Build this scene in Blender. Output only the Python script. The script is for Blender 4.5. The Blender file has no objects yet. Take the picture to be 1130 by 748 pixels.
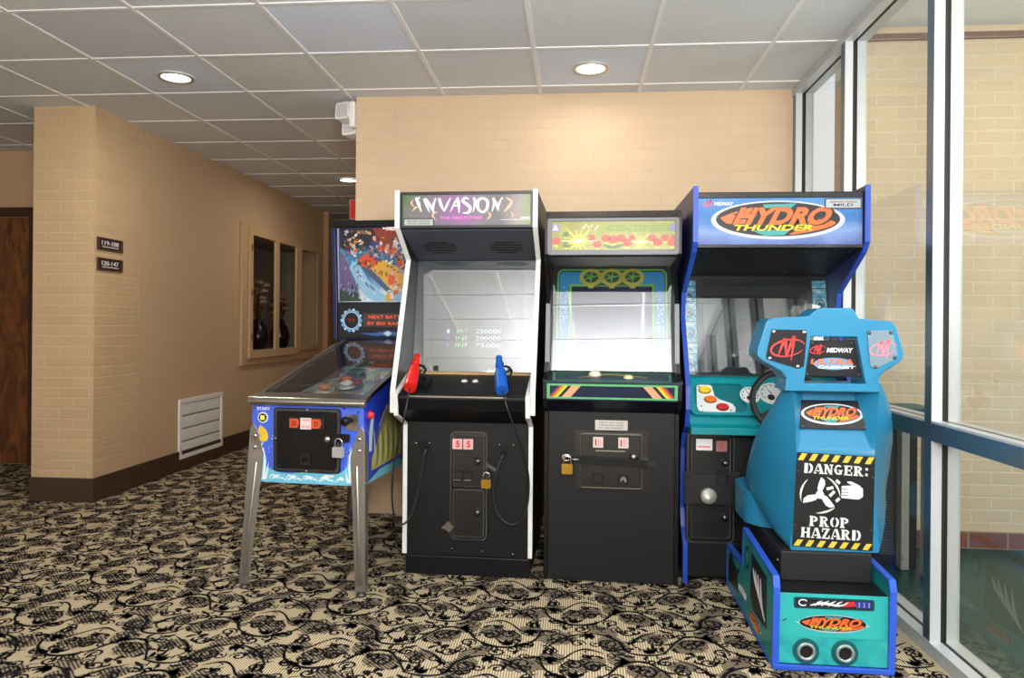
import bpy, math, random
from mathutils import Vector, Matrix
from mathutils.geometry import tessellate_polygon
random.seed(7)
SC = bpy.context.scene
COL = SC.collection
PI = math.pi
R = math.radians

# ------------------------------------------------------------------ camera measurements
FOC, YAW, ROLL, PX, PY, EYE, CEIL = 815.0, math.atan(.085), .008, 565.0, 361.0, 1.16, 2.58
def at(u, v, y):
    """point of the room at depth y seen at photo position (u, v)"""
    a = (u-PX)/FOC; b = -(v-PY)/FOC
    c, s = math.cos(ROLL), math.sin(ROLL)
    a2 = c*a - s*b; b2 = s*a + c*b
    rx = -math.sin(YAW) + a2*math.cos(YAW); ry = math.cos(YAW) + a2*math.sin(YAW)
    t = y/ry
    return Vector((rx*t, y, EYE + b2*t))

# ------------------------------------------------------------------ materials
def lin(c):
    c = c/255.0
    return c/12.92 if c <= .04045 else ((c+.055)/1.055)**2.4
def rgb(c): return (lin(c[0]), lin(c[1]), lin(c[2]), 1)
_M = {}
def mat(name, col, rough=.5, metal=0., var=.06, scale=40., bump=0., bscale=200., emit=0., coat=0., spec=.5):
    if name in _M: return _M[name]
    m = bpy.data.materials.new(name); m.use_nodes = True
    nt = m.node_tree; N = nt.nodes; L = nt.links
    b = N['Principled BSDF']
    tc = N.new('ShaderNodeTexCoord')
    nz = N.new('ShaderNodeTexNoise'); nz.inputs['Scale'].default_value = scale; nz.inputs['Detail'].default_value = 3
    L.new(tc.outputs['Object'], nz.inputs['Vector'])
    mx = N.new('ShaderNodeMix'); mx.data_type = 'RGBA'
    c = rgb(col)
    mx.inputs[6].default_value = (c[0]*(1-var), c[1]*(1-var), c[2]*(1-var), 1)
    mx.inputs[7].default_value = (min(1, c[0]*(1+var)), min(1, c[1]*(1+var)), min(1, c[2]*(1+var)), 1)
    L.new(nz.outputs['Fac'], mx.inputs[0]); L.new(mx.outputs[2], b.inputs['Base Color'])
    b.inputs['Roughness'].default_value = rough; b.inputs['Metallic'].default_value = metal
    b.inputs['Specular IOR Level'].default_value = spec
    if coat: b.inputs['Coat Weight'].default_value = coat; b.inputs['Coat Roughness'].default_value = .05
    if bump:
        n2 = N.new('ShaderNodeTexNoise'); n2.inputs['Scale'].default_value = bscale; n2.inputs['Detail'].default_value = 4
        L.new(tc.outputs['Object'], n2.inputs['Vector'])
        bp = N.new('ShaderNodeBump'); bp.inputs['Strength'].default_value = bump; bp.inputs['Distance'].default_value = .004
        L.new(n2.outputs['Fac'], bp.inputs['Height']); L.new(bp.outputs[0], b.inputs['Normal'])
    if emit:
        L.new(mx.outputs[2], b.inputs['Emission Color']); b.inputs['Emission Strength'].default_value = emit
    _M[name] = m
    return m

def ramp_mat(name, stops, scale=6., rough=.35, detail=3., distort=.0, coords='Object', stretch=(1, 1, 1), kind='noise', coat=0., spec=.5):
    """several art colours run together by a noise (printed artwork)"""
    if name in _M: return _M[name]
    m = bpy.data.materials.new(name); m.use_nodes = True
    nt = m.node_tree; N = nt.nodes; L = nt.links; b = N['Principled BSDF']
    tc = N.new('ShaderNodeTexCoord'); mp = N.new('ShaderNodeMapping'); mp.inputs['Scale'].default_value = stretch
    L.new(tc.outputs[coords], mp.inputs['Vector'])
    if kind == 'voronoi':
        t = N.new('ShaderNodeTexVoronoi'); t.inputs['Scale'].default_value = scale; out = t.outputs['Color']
        sep = N.new('ShaderNodeSeparateColor'); L.new(out, sep.inputs[0]); out = sep.outputs[0]
    else:
        t = N.new('ShaderNodeTexNoise'); t.inputs['Scale'].default_value = scale; t.inputs['Detail'].default_value = detail
        t.inputs['Distortion'].default_value = distort; out = t.outputs['Fac']
    L.new(mp.outputs[0], t.inputs['Vector'])
    rp = N.new('ShaderNodeValToRGB'); L.new(out, rp.inputs[0])
    e = rp.color_ramp.elements
    while len(e) < len(stops): e.new(.5)
    for k, (p, c) in enumerate(stops): e[k].position = p; e[k].color = rgb(c)
    L.new(rp.outputs[0], b.inputs['Base Color']); b.inputs['Roughness'].default_value = rough
    b.inputs['Specular IOR Level'].default_value = spec
    if coat: b.inputs['Coat Weight'].default_value = coat; b.inputs['Coat Roughness'].default_value = .04
    _M[name] = m
    return m

def grad_mat(name, stops, axis, lo, hi, rough=.35, wob=.0, scale=8., spec=.5):
    """printed colour change along one axis of the object, e.g. marquee artwork"""
    m = bpy.data.materials.new(name); m.use_nodes = True
    nt = m.node_tree; N = nt.nodes; L = nt.links; b = N['Principled BSDF']
    tc = N.new('ShaderNodeTexCoord'); sp = N.new('ShaderNodeSeparateXYZ'); L.new(tc.outputs['Object'], sp.inputs[0])
    mr = N.new('ShaderNodeMapRange'); mr.inputs[1].default_value = lo; mr.inputs[2].default_value = hi
    L.new(sp.outputs[axis], mr.inputs[0])
    nz = N.new('ShaderNodeTexNoise'); nz.inputs['Scale'].default_value = scale; nz.inputs['Detail'].default_value = 4
    L.new(tc.outputs['Object'], nz.inputs['Vector'])
    ma = N.new('ShaderNodeMath'); ma.operation = 'MULTIPLY_ADD'; ma.inputs[1].default_value = wob; ma.inputs[2].default_value = -wob*.5
    L.new(nz.outputs['Fac'], ma.inputs[0])
    ad = N.new('ShaderNodeMath'); L.new(mr.outputs[0], ad.inputs[0]); L.new(ma.outputs[0], ad.inputs[1])
    rp = N.new('ShaderNodeValToRGB'); L.new(ad.outputs[0], rp.inputs[0]); e = rp.color_ramp.elements
    while len(e) < len(stops): e.new(.5)
    for k, (p, c) in enumerate(stops): e[k].position = p; e[k].color = rgb(c)
    L.new(rp.outputs[0], b.inputs['Base Color']); b.inputs['Roughness'].default_value = rough
    b.inputs['Specular IOR Level'].default_value = spec
    return m

def glass_mat(name, tint=(1, 1, 1), base=.04, gain=1., rough=.0):
    """clear pane: transparent with a mirror layer that grows at grazing angles"""
    m = bpy.data.materials.new(name); m.use_nodes = True
    nt = m.node_tree; N = nt.nodes; L = nt.links
    N.remove(N['Principled BSDF']); out = N['Material Output']
    tr = N.new('ShaderNodeBsdfTransparent'); tr.inputs[0].default_value = (*tint, 1)
    gl = N.new('ShaderNodeBsdfGlossy'); gl.inputs['Roughness'].default_value = rough
    fr = N.new('ShaderNodeFresnel'); fr.inputs[0].default_value = 1.5
    ma = N.new('ShaderNodeMath'); ma.operation = 'MULTIPLY_ADD'; ma.use_clamp = True
    ma.inputs[1].default_value = gain; ma.inputs[2].default_value = base; L.new(fr.outputs[0], ma.inputs[0])
    ge = N.new('ShaderNodeNewGeometry'); iv = N.new('ShaderNodeMath'); iv.operation = 'SUBTRACT'; iv.inputs[0].default_value = 1; L.new(ge.outputs['Backfacing'], iv.inputs[1])
    mu = N.new('ShaderNodeMath'); mu.operation = 'MULTIPLY'; L.new(ma.outputs[0], mu.inputs[0]); L.new(iv.outputs[0], mu.inputs[1])
    mx = N.new('ShaderNodeMixShader'); L.new(mu.outputs[0], mx.inputs[0]); L.new(tr.outputs[0], mx.inputs[1]); L.new(gl.outputs[0], mx.inputs[2])
    L.new(mx.outputs[0], out.inputs[0])
    return m

def brick_mat(name, col, mortar, bw=.203, bh=.0677, ms=.006, bump=.35, plane='xz', var=.05, offx=0., stain=None):
    m = bpy.data.materials.new(name); m.use_nodes = True
    nt = m.node_tree; N = nt.nodes; L = nt.links; b = N['Principled BSDF']
    tc = N.new('ShaderNodeTexCoord'); sp = N.new('ShaderNodeSeparateXYZ'); L.new(tc.outputs['Object'], sp.inputs[0])
    cb = N.new('ShaderNodeCombineXYZ')
    L.new(sp.outputs[0 if plane == 'xz' else 1], cb.inputs[0]); L.new(sp.outputs[2], cb.inputs[1])
    bt = N.new('ShaderNodeTexBrick'); bt.inputs['Scale'].default_value = 1; bt.inputs['Brick Width'].default_value = bw
    bt.inputs['Row Height'].default_value = bh; bt.inputs['Mortar Size'].default_value = ms; bt.inputs['Mortar Smooth'].default_value = .4
    c = rgb(col)
    bt.inputs['Color1'].default_value = tuple(x*(1+var) for x in c[:3])+(1,); bt.inputs['Color2'].default_value = tuple(x*(1-var) for x in c[:3])+(1,)
    bt.inputs['Mortar'].default_value = rgb(mortar)
    L.new(cb.outputs[0], bt.inputs['Vector'])
    nz = N.new('ShaderNodeTexNoise'); nz.inputs['Scale'].default_value = 2.2; nz.inputs['Detail'].default_value = 5
    L.new(tc.outputs['Object'], nz.inputs['Vector'])
    mr = N.new('ShaderNodeMapRange'); mr.inputs[3].default_value = .9; mr.inputs[4].default_value = 1.1; L.new(nz.outputs['Fac'], mr.inputs[0])
    mx = N.new('ShaderNodeMix'); mx.data_type = 'RGBA'; mx.blend_type = 'MULTIPLY'; mx.inputs[0].default_value = 1
    L.new(bt.outputs['Color'], mx.inputs[6]); L.new(mr.outputs[0], mx.inputs[7]); L.new(mx.outputs[2], b.inputs['Base Color'])
    b.inputs['Roughness'].default_value = .55
    inv = N.new('ShaderNodeMath'); inv.operation = 'SUBTRACT'; inv.inputs[0].default_value = 1; L.new(bt.outputs['Fac'], inv.inputs[1])
    n2 = N.new('ShaderNodeTexNoise'); n2.inputs['Scale'].default_value = 60; L.new(tc.outputs['Object'], n2.inputs['Vector'])
    ad = N.new('ShaderNodeMath'); ad.operation = 'MULTIPLY_ADD'; ad.inputs[1].default_value = .25; L.new(n2.outputs['Fac'], ad.inputs[0]); L.new(inv.outputs[0], ad.inputs[2])
    bp = N.new('ShaderNodeBump'); bp.inputs['Strength'].default_value = bump; bp.inputs['Distance'].default_value = .006
    L.new(ad.outputs[0], bp.inputs['Height']); L.new(bp.outputs[0], b.inputs['Normal'])
    return m

# ------------------------------------------------------------------ mesh builder
class Fr:
    """a drawing plane: o + a*ex + b*ey + c*n, n points out of the surface"""
    def __init__(s, o, ex=(1, 0, 0), ey=(0, 0, 1)):
        s.o = Vector(o); s.ex = Vector(ex).normalized(); s.ey = Vector(ey).normalized(); s.n = s.ex.cross(s.ey)
    def p(s, a, b, c=0.): return s.o + s.ex*a + s.ey*b + s.n*c
    def sub(s, a, b, c=0., rot=0.):
        q = Matrix.Rotation(rot, 3, s.n)
        return Fr(s.p(a, b, c), q @ s.ex, q @ s.ey)
_TXT = {}
def text_shape(s, bold):
    k = (s, bold)
    if k in _TXT: return _TXT[k]
    cu = bpy.data.curves.new('lettering_source', 'FONT'); cu.body = s; cu.size = 1; cu.offset = bold; cu.resolution_u = 3
    cu.fill_mode = 'FRONT' if hasattr(cu, 'fill_mode') else cu.fill_mode
    ob = bpy.data.objects.new('lettering_source', cu); COL.objects.link(ob)
    bpy.context.view_layer.update()
    dg = bpy.context.evaluated_depsgraph_get()
    me = bpy.data.meshes.new_from_object(ob.evaluated_get(dg))
    vs = [(v.co.x, v.co.y) for v in me.vertices]; fs = [tuple(p.vertices) for p in me.polygons]
    fs = [f for f in fs if len(f) > 2]
    bpy.data.objects.remove(ob); bpy.data.meshes.remove(me); bpy.data.curves.remove(cu)
    x0 = min(v[0] for v in vs); x1 = max(v[0] for v in vs); y0 = min(v[1] for v in vs); y1 = max(v[1] for v in vs)
    vs = [((x-x0)/(x1-x0)-.5, (y-y0)/(y1-y0)-.5) for x, y in vs]
    _TXT[k] = (vs, fs)
    return _TXT[k]
class MB:
    def __init__(s): s.v = []; s.f = []; s.m = []; s.mi = 0; s.sm = []
    def add(s, vs, fs, smooth=False):
        o = len(s.v); s.v += [tuple(x) for x in vs]
        for f in fs: s.f.append([i+o for i in f]); s.m.append(s.mi); s.sm.append(smooth)
    def box(s, x0, y0, z0, x1, y1, z1):
        s.add([(x0,y0,z0),(x1,y0,z0),(x1,y1,z0),(x0,y1,z0),(x0,y0,z1),(x1,y0,z1),(x1,y1,z1),(x0,y1,z1)],
              [(3,2,1,0),(4,5,6,7),(0,1,5,4),(1,2,6,5),(2,3,7,6),(3,0,4,7)])
    def prism(s, F, pts, c0, c1, holes=()):
        """polygon (a,b) in frame F from level c0 to c1, with holes"""
        loops = [list(pts)]+[list(h) for h in holes]
        def area(l): return sum(l[i][0]*l[(i+1) % len(l)][1]-l[(i+1) % len(l)][0]*l[i][1] for i in range(len(l)))
        if area(loops[0]) < 0: loops[0].reverse()
        for h in loops[1:]:
            if area(h) > 0: h.reverse()
        flat = [p for l in loops for p in l]; n = len(flat)
        if len(loops) == 1 and n <= 4: tris = [tuple(range(n))]
        else:
            tris = tessellate_polygon([[Vector((p[0], p[1], 0)) for p in l] for l in loops])
            out = []
            for t in tris:
                a, b, c = [flat[i] for i in t]
                ar = (b[0]-a[0])*(c[1]-a[1])-(c[0]-a[0])*(b[1]-a[1])
                if abs(ar) > 1e-12: out.append(tuple(t) if ar > 0 else tuple(reversed(t)))
            tris = out
        vs = [F.p(p[0], p[1], c0) for p in flat]+[F.p(p[0], p[1], c1) for p in flat]
        fs = [tuple(i+n for i in t) for t in tris]+[tuple(reversed(t)) for t in tris]
        k = 0
        for l in loops:
            m = len(l)
            for i in range(m):
                j = (i+1) % m
                fs.append((k+i, k+j, k+j+n, k+i+n))
            k += m
        s.add(vs, fs)
    def rect(s, F, a0, b0, a1, b1, c0, c1): s.prism(F, [(a0,b0),(a1,b0),(a1,b1),(a0,b1)], c0, c1)
    def rrect(s, F, a0, b0, a1, b1, r, c0, c1, hole=None): s.prism(F, rr(a0,b0,a1,b1,r), c0, c1, [hole] if hole else [])
    def disc(s, F, a, b, rx, c0, c1, n=24, ry=None, hole=None):
        ry = ry or rx
        pts = [(a+rx*math.cos(2*PI*i/n), b+ry*math.sin(2*PI*i/n)) for i in range(n)]
        h = [[(a+hole*rx*math.cos(2*PI*i/n), b+hole*ry*math.sin(2*PI*i/n)) for i in range(n)]] if hole else []
        s.prism(F, pts, c0, c1, h)
    def dome(s, F, a, b, r, c0, h, n=16, k=4):
        vs = []; fs = []
        for j in range(k):
            t = PI/2*j/k
            for i in range(n): vs.append(F.p(a+r*math.cos(t)*math.cos(2*PI*i/n), b+r*math.cos(t)*math.sin(2*PI*i/n), c0+h*math.sin(t)))
        vs.append(F.p(a, b, c0+h))
        for j in range(k-1):
            for i in range(n): fs.append((j*n+i, j*n+(i+1) % n, (j+1)*n+(i+1) % n, (j+1)*n+i))
        for i in range(n): fs.append(((k-1)*n+i, (k-1)*n+(i+1) % n, k*n))
        fs.append(tuple(reversed(range(n))))
        s.add(vs, fs, True)
    def lathe(s, F, a, b, prof, n=24, smooth=True):
        """prof: (radius, level) along the normal of F"""
        vs = []; fs = []; k = len(prof)
        for r, c in prof:
            for i in range(n): vs.append(F.p(a+r*math.cos(2*PI*i/n), b+r*math.sin(2*PI*i/n), c))
        for j in range(k-1):
            for i in range(n): fs.append((j*n+i, j*n+(i+1) % n, (j+1)*n+(i+1) % n, (j+1)*n+i))
        fs.append(tuple(reversed(range(n)))); fs.append(tuple((k-1)*n+i for i in range(n)))
        s.add(vs, fs, smooth)
    def tube(s, pts, r, n=8, closed=False):
        pts = [Vector(p) for p in pts]; rs = r if isinstance(r, (list, tuple)) else [r]*len(pts)
        m = len(pts); vs = []; fs = []; up = None
        for i in range(m):
            t = (pts[(i+1) % m]-pts[i-1]) if closed else (pts[min(i+1, m-1)]-pts[max(i-1, 0)])
            t.normalize()
            if up is None: up = Vector((0, 0, 1)) if abs(t.z) < .9 else Vector((1, 0, 0))
            sd = t.cross(up).normalized(); up = sd.cross(t).normalized()
            for k in range(n):
                w = 2*PI*k/n; vs.append(pts[i]+(sd*math.cos(w)+up*math.sin(w))*rs[i])
        for i in range(m if closed else m-1):
            for k in range(n):
                j = (i+1) % m
                fs.append((i*n+k, i*n+(k+1) % n, j*n+(k+1) % n, j*n+k))
        if not closed: fs.append(tuple(reversed(range(n)))); fs.append(tuple((m-1)*n+k for k in range(n)))
        s.add(vs, fs, True)
    def ribbon(s, F, pts, w, c0, c1=None):
        """brush stroke: centre line pts with widths w (number or list)"""
        m = len(pts)
        if not isinstance(w, (list, tuple)): w = [w]*m
        elif len(w) != m: w = [lerpl(w, i/(m-1)) for i in range(m)]
        Lf = []; Rt = []
        for i in range(m):
            p = pts[max(i-1, 0)]; q = pts[min(i+1, m-1)]
            dx, dy = q[0]-p[0], q[1]-p[1]; d = math.hypot(dx, dy) or 1
            nx, ny = -dy/d*w[i]/2, dx/d*w[i]/2
            Lf.append((pts[i][0]+nx, pts[i][1]+ny)); Rt.append((pts[i][0]-nx, pts[i][1]-ny))
        if c1 is None:
            s.add([F.p(a, b, c0) for a, b in Lf]+[F.p(a, b, c0) for a, b in Rt], [(m+i, m+i+1, i+1, i) for i in range(m-1)])
        else:
            vs = [F.p(a, b, c1) for a, b in Lf]+[F.p(a, b, c1) for a, b in Rt]+[F.p(a, b, c0) for a, b in Lf]+[F.p(a, b, c0) for a, b in Rt]
            fs = []
            for i in range(m-1):
                fs += [(m+i, m+i+1, i+1, i), (2*m+i, 2*m+i+1, 3*m+i+1, 3*m+i), (i, i+1, 2*m+i+1, 2*m+i), (m+i+1, m+i, 3*m+i, 3*m+i+1)]
            fs += [(0, 2*m, 3*m, m), (2*m-1, 4*m-1, 3*m-1, m-1)]
            s.add(vs, fs)
    def text(s, F, t, a, b, w, h, c0, c1, shear=0., bold=.0, rot=0.):
        vs, fs = text_shape(t, bold); n = len(vs); cr, sr = math.cos(rot), math.sin(rot)
        P = []
        for x, y in vs:
            X = x*w + y*h*shear; Y = y*h
            P.append((a+X*cr-Y*sr, b+X*sr+Y*cr))
        cnt = {}
        for f in fs:
            for i in range(len(f)):
                e = (f[i], f[(i+1) % len(f)]); cnt[e] = 1
        fr = []
        for f in fs:
            x = [P[i] for i in f]
            ar = sum(x[i][0]*x[(i+1) % len(x)][1]-x[(i+1) % len(x)][0]*x[i][1] for i in range(len(x)))
            fr.append(tuple(f) if ar > 0 else tuple(reversed(f)))
        cnt = {(f[i], f[(i+1) % len(f)]) for f in fr for i in range(len(f))}
        F2 = [tuple(i+n for i in f) for f in fr]
        for (i, j) in cnt:
            if (j, i) not in cnt: F2.append((i, j, j+n, i+n))
        s.add([F.p(x, y, c0) for x, y in P]+[F.p(x, y, c1) for x, y in P], F2)
    def build(s, name, mats, parent=None, bevel=0., loc=None, seg=2, sub=0, kind=None, label=None):
        me = bpy.data.meshes.new(name); me.from_pydata(s.v, [], s.f)
        mats = mats if isinstance(mats, (list, tuple)) else [mats]
        for m in mats: me.materials.append(m)
        me.polygons.foreach_set('material_index', s.m); me.polygons.foreach_set('use_smooth', s.sm); me.update()
        o = bpy.data.objects.new(name, me); COL.objects.link(o)
        if parent: o.parent = parent
        if loc: o.location = loc
        if bevel:
            md = o.modifiers.new('Bevel', 'BEVEL'); md.width = bevel; md.segments = seg; md.limit_method = 'ANGLE'; md.angle_limit = R(35)
        if sub:
            md = o.modifiers.new('Subdivision', 'SUBSURF'); md.levels = sub; md.render_levels = sub
        if kind: o['kind'] = kind
        if label: o['label'] = label
        return o
def lerpl(l, t):
    x = t*(len(l)-1); i = min(int(x), len(l)-2); return l[i]+(l[i+1]-l[i])*(x-i)
def rr(a0, b0, a1, b1, r, n=5):
    out = []
    for cx, cy, s in ((a1-r, b1-r, 0), (a0+r, b1-r, 1), (a0+r, b0+r, 2), (a1-r, b0+r, 3)):
        for i in range(n+1):
            t = PI/2*(s+i/n); out.append((cx+r*math.cos(t), cy+r*math.sin(t)))
    return out
def ell(a, b, rx, ry, n=36, t0=0., t1=2*PI, closed=True):
    m = n if closed else n+1
    return [(a+rx*math.cos(t0+(t1-t0)*i/n), b+ry*math.sin(t0+(t1-t0)*i/n)) for i in range(m)]
def smooth(pts, k=6):
    """Catmull-Rom through points of any dimension"""
    out = []; n = len(pts); d = len(pts[0])
    for i in range(n-1):
        p0, p1, p2, p3 = pts[max(i-1, 0)], pts[i], pts[i+1], pts[min(i+2, n-1)]
        for j in range(k):
            t = j/k
            out.append(tuple(.5*((2*p1[q])+(-p0[q]+p2[q])*t+(2*p0[q]-5*p1[q]+4*p2[q]-p3[q])*t*t+(-p0[q]+3*p1[q]-3*p2[q]+p3[q])*t**3) for q in range(d)))
    out.append(tuple(pts[-1])); return out
def thing(name, label, cat, loc=(0, 0, 0), rz=0., group=None):
    o = bpy.data.objects.new(name, None); COL.objects.link(o); o.empty_display_size = .1
    o.location = loc; o.rotation_euler = (0, 0, rz); o['label'] = label; o['category'] = cat
    if group: o['group'] = group
    return o
def tag(o, label, cat, group=None):
    o['label'] = label; o['category'] = cat
    if group: o['group'] = group
    return o
def struct(o): o['kind'] = 'structure'; return o
FRONT = Fr((0, 0, 0))                          # plane facing the camera (-y)
def side_frame(x, sgn=1):                      # profile plane: a = y (depth), b = z ; n = +x
    return Fr((x, 0, 0), (0, 1, 0), (0, 0, 1))

# shared materials
BLACK = mat('black_laminate', (21, 21, 22), .45, spec=.3, bump=.08, bscale=300, var=.15, scale=9)
BLACK2 = mat('black_paint', (16, 16, 18), .4, spec=.3, var=.12, scale=20)
SATIN = mat('black_satin_metal', (27, 27, 28), .28, spec=.6, var=.15, bump=.05, bscale=150)
DEEP = mat('black_void', (8, 8, 9), .6)
WHITE_T = mat('white_edge_trim', (236, 236, 234), .35)
CHROME = mat('chrome', (215, 215, 215), .16, 1.)
STEEL = mat('brushed_steel', (160, 156, 150), .32, 1., var=.1, scale=15)
DKSTEEL = mat('dark_steel', (92, 92, 94), .4, .8)
BRASS = mat('brass', (200, 160, 70), .3, 1.)
WHITE = mat('white_print', (236, 236, 236), .45)
RED = mat('red_plastic', (214, 30, 22), .35, coat=.3)
BLUEP = mat('blue_plastic', (18, 92, 190), .35, coat=.3)
RUBBER = mat('black_rubber', (40, 40, 42), .38)
EDGE_HI = mat('edge_highlight_grey', (98, 98, 100), .35, var=.35, scale=30)  # lighter grey painted on black edges as their highlights
PLASTW = mat('white_plastic', (232, 232, 230), .4)

# ================================================================== THE SETTING
TILE = .592
def carpet_cell():
    """one repeat of the scroll pattern: strokes (points, widths, material)"""
    S = []
    def sp(cx, cy, r, turns, a0, d=1, w=.011, n=18):
        pts = []
        for i in range(n+1):
            t = i/n; rad = r*(1-t)**.85+.006; an = a0+d*2*PI*turns*t
            pts.append((cx+rad*math.cos(an), cy+rad*math.sin(an)))
        S.append((pts, [w*.6, w*1.6, w*1.4, w*1.1, w*1.5, w*2.4], 1))
    def vine(pts, w): S.append((smooth(pts, 7), [x*.85 for x in w], 1))
    def leaf(x, y, L, an, w, bend=.25):
        c, s = math.cos(an), math.sin(an)
        q = [(0, 0), (L*.3, bend*L*.35), (L*.65, bend*L*.7), (L, bend*L*.3)]
        S.append((smooth([(x+a*c-b*s, y+a*s+b*c) for a, b in q], 4), [w*.15, w*.9, w, w*.7, w*.05], 1))
    def patch(x, y, rx, ry, an):
        rx *= 1.25; ry *= 1.25
        c, s = math.cos(an), math.sin(an); pts = [(-rx+2*rx*i/9, 0) for i in range(10)]
        wd = [2*ry*math.sqrt(max(0, 1-(p[0]/rx)**2))*(1+.12*math.sin(9*i)) for i, p in enumerate(pts)]
        S.append(([(x+a*c-b*s, y+a*s+b*c) for a, b in pts], wd, 2))
    U = .60
    # tinted flower grounds
    patch(.11, .12, .085, .060, .5); patch(.40, .17, .10, .05, -.5); patch(.25, .40, .09, .055, 1.2); patch(.52, .45, .08, .06, -.2)
    patch(.05, .50, .06, .045, .2); patch(.30, .56, .08, .04, .8); patch(.22, .24, .06, .05, 2.); patch(.55, .22, .05, .06, 1.)
    # main stems
    vine([(-.02, .02), (.10, .22), (.22, .20), (.30, .08), (.43, .02), (.56, .10), (.60, .24)], [.010, .020, .026, .014, .026, .018, .010])
    vine([(.00, .33), (.10, .30), (.19, .33), (.23, .45), (.34, .52), (.47, .47), (.58, .33)], [.008, .024, .016, .026, .014, .022, .008])
    vine([(.30, .30), (.38, .34), (.44, .30), (.50, .22), (.58, .22)], [.006, .02, .012, .018, .006])
    vine([(.02, .58), (.12, .50), (.16, .42), (.12, .36)], [.006, .02, .014, .005])
    # spirals
    sp(.12, .13, .055, 1.5, .3, 1, .010); sp(.10, .11, .028, 1.1, 2.2, -1, .008)
    sp(.35, .16, .048, 1.5, 2.6, -1, .010); sp(.44, .17, .040, 1.4, .2, 1, .009)
    sp(.27, .41, .050, 1.6, 4.0, 1, .010); sp(.22, .37, .026, 1.1, 1, -1, .008)
    sp(.52, .46, .052, 1.5, 5.2, -1, .010); sp(.55, .42, .024, 1.1, 2, 1, .008)
    sp(.05, .45, .042, 1.5, 1.0, 1, .009); sp(.42, .40, .034, 1.3, 3.4, -1, .009)
    sp(.25, .06, .036, 1.4, 5.6, 1, .009); sp(.53, .06, .034, 1.4, 1.6, -1, .009)
    sp(.17, .55, .036, 1.3, .5, -1, .009); sp(.40, .57, .036, 1.3, 3, 1, .009); sp(.54, .30, .036, 1.3, 4.2, 1, .009); sp(.02, .23, .034, 1.3, 2.2, -1, .009)
    # acanthus leaves in fans
    for (x, y, a) in ((.20, .20, .9), (.46, .05, 2.3), (.34, .50, -.6), (.56, .24, -2.2), (.10, .32, 2.0)):
        for k, (da, L) in enumerate(((-.9, .05), (-.4, .07), (.1, .085), (.6, .065), (1.1, .045))):
            leaf(x, y, L, a+da, .024, .3 if k < 3 else -.3)
    for (x, y, a) in ((.30, .24, 0.2), (.05, .04, 1.5), (.48, .55, .8), (.14, .44, -1), (.38, .28, -2.4), (.58, .52, 2.6), (.29, .34, 2.9), (.07, .57, .4), (.46, .12, -.9), (.21, .29, 3.0)):
        leaf(x, y, .055, a, .022, .5)
    r2 = random.Random(14)
    for k in range(88):      # small filler curls and leaves
        x, y, a = r2.uniform(.0, .6), r2.uniform(.0, .6), r2.uniform(0, 6.28)
        if k % 3 == 0: leaf(x, y, r2.uniform(.04, .075), a, .020, r2.choice((-.6, .6)))
        elif k % 3 == 1: vine([(x, y), (x+.03*math.cos(a), y+.03*math.sin(a)), (x+.05*math.cos(a+.9), y+.05*math.sin(a+.9))], [.003, .011, .004])
        else: sp(x, y, r2.uniform(.018, .032), 1.2, a, r2.choice((-1, 1)), .0075, 12)
    # blossoms: small scallops inside the tinted grounds
    for (x, y) in ((.11, .12), (.40, .17), (.25, .40), (.52, .45)):
        for k in range(6):
            a = k*PI/3+.4; S.append((ell(x+.045*math.cos(a), y+.034*math.sin(a), .014, .011, 7, a-1.9, a+1.9, False), .006, 1))
    return S, U
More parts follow.
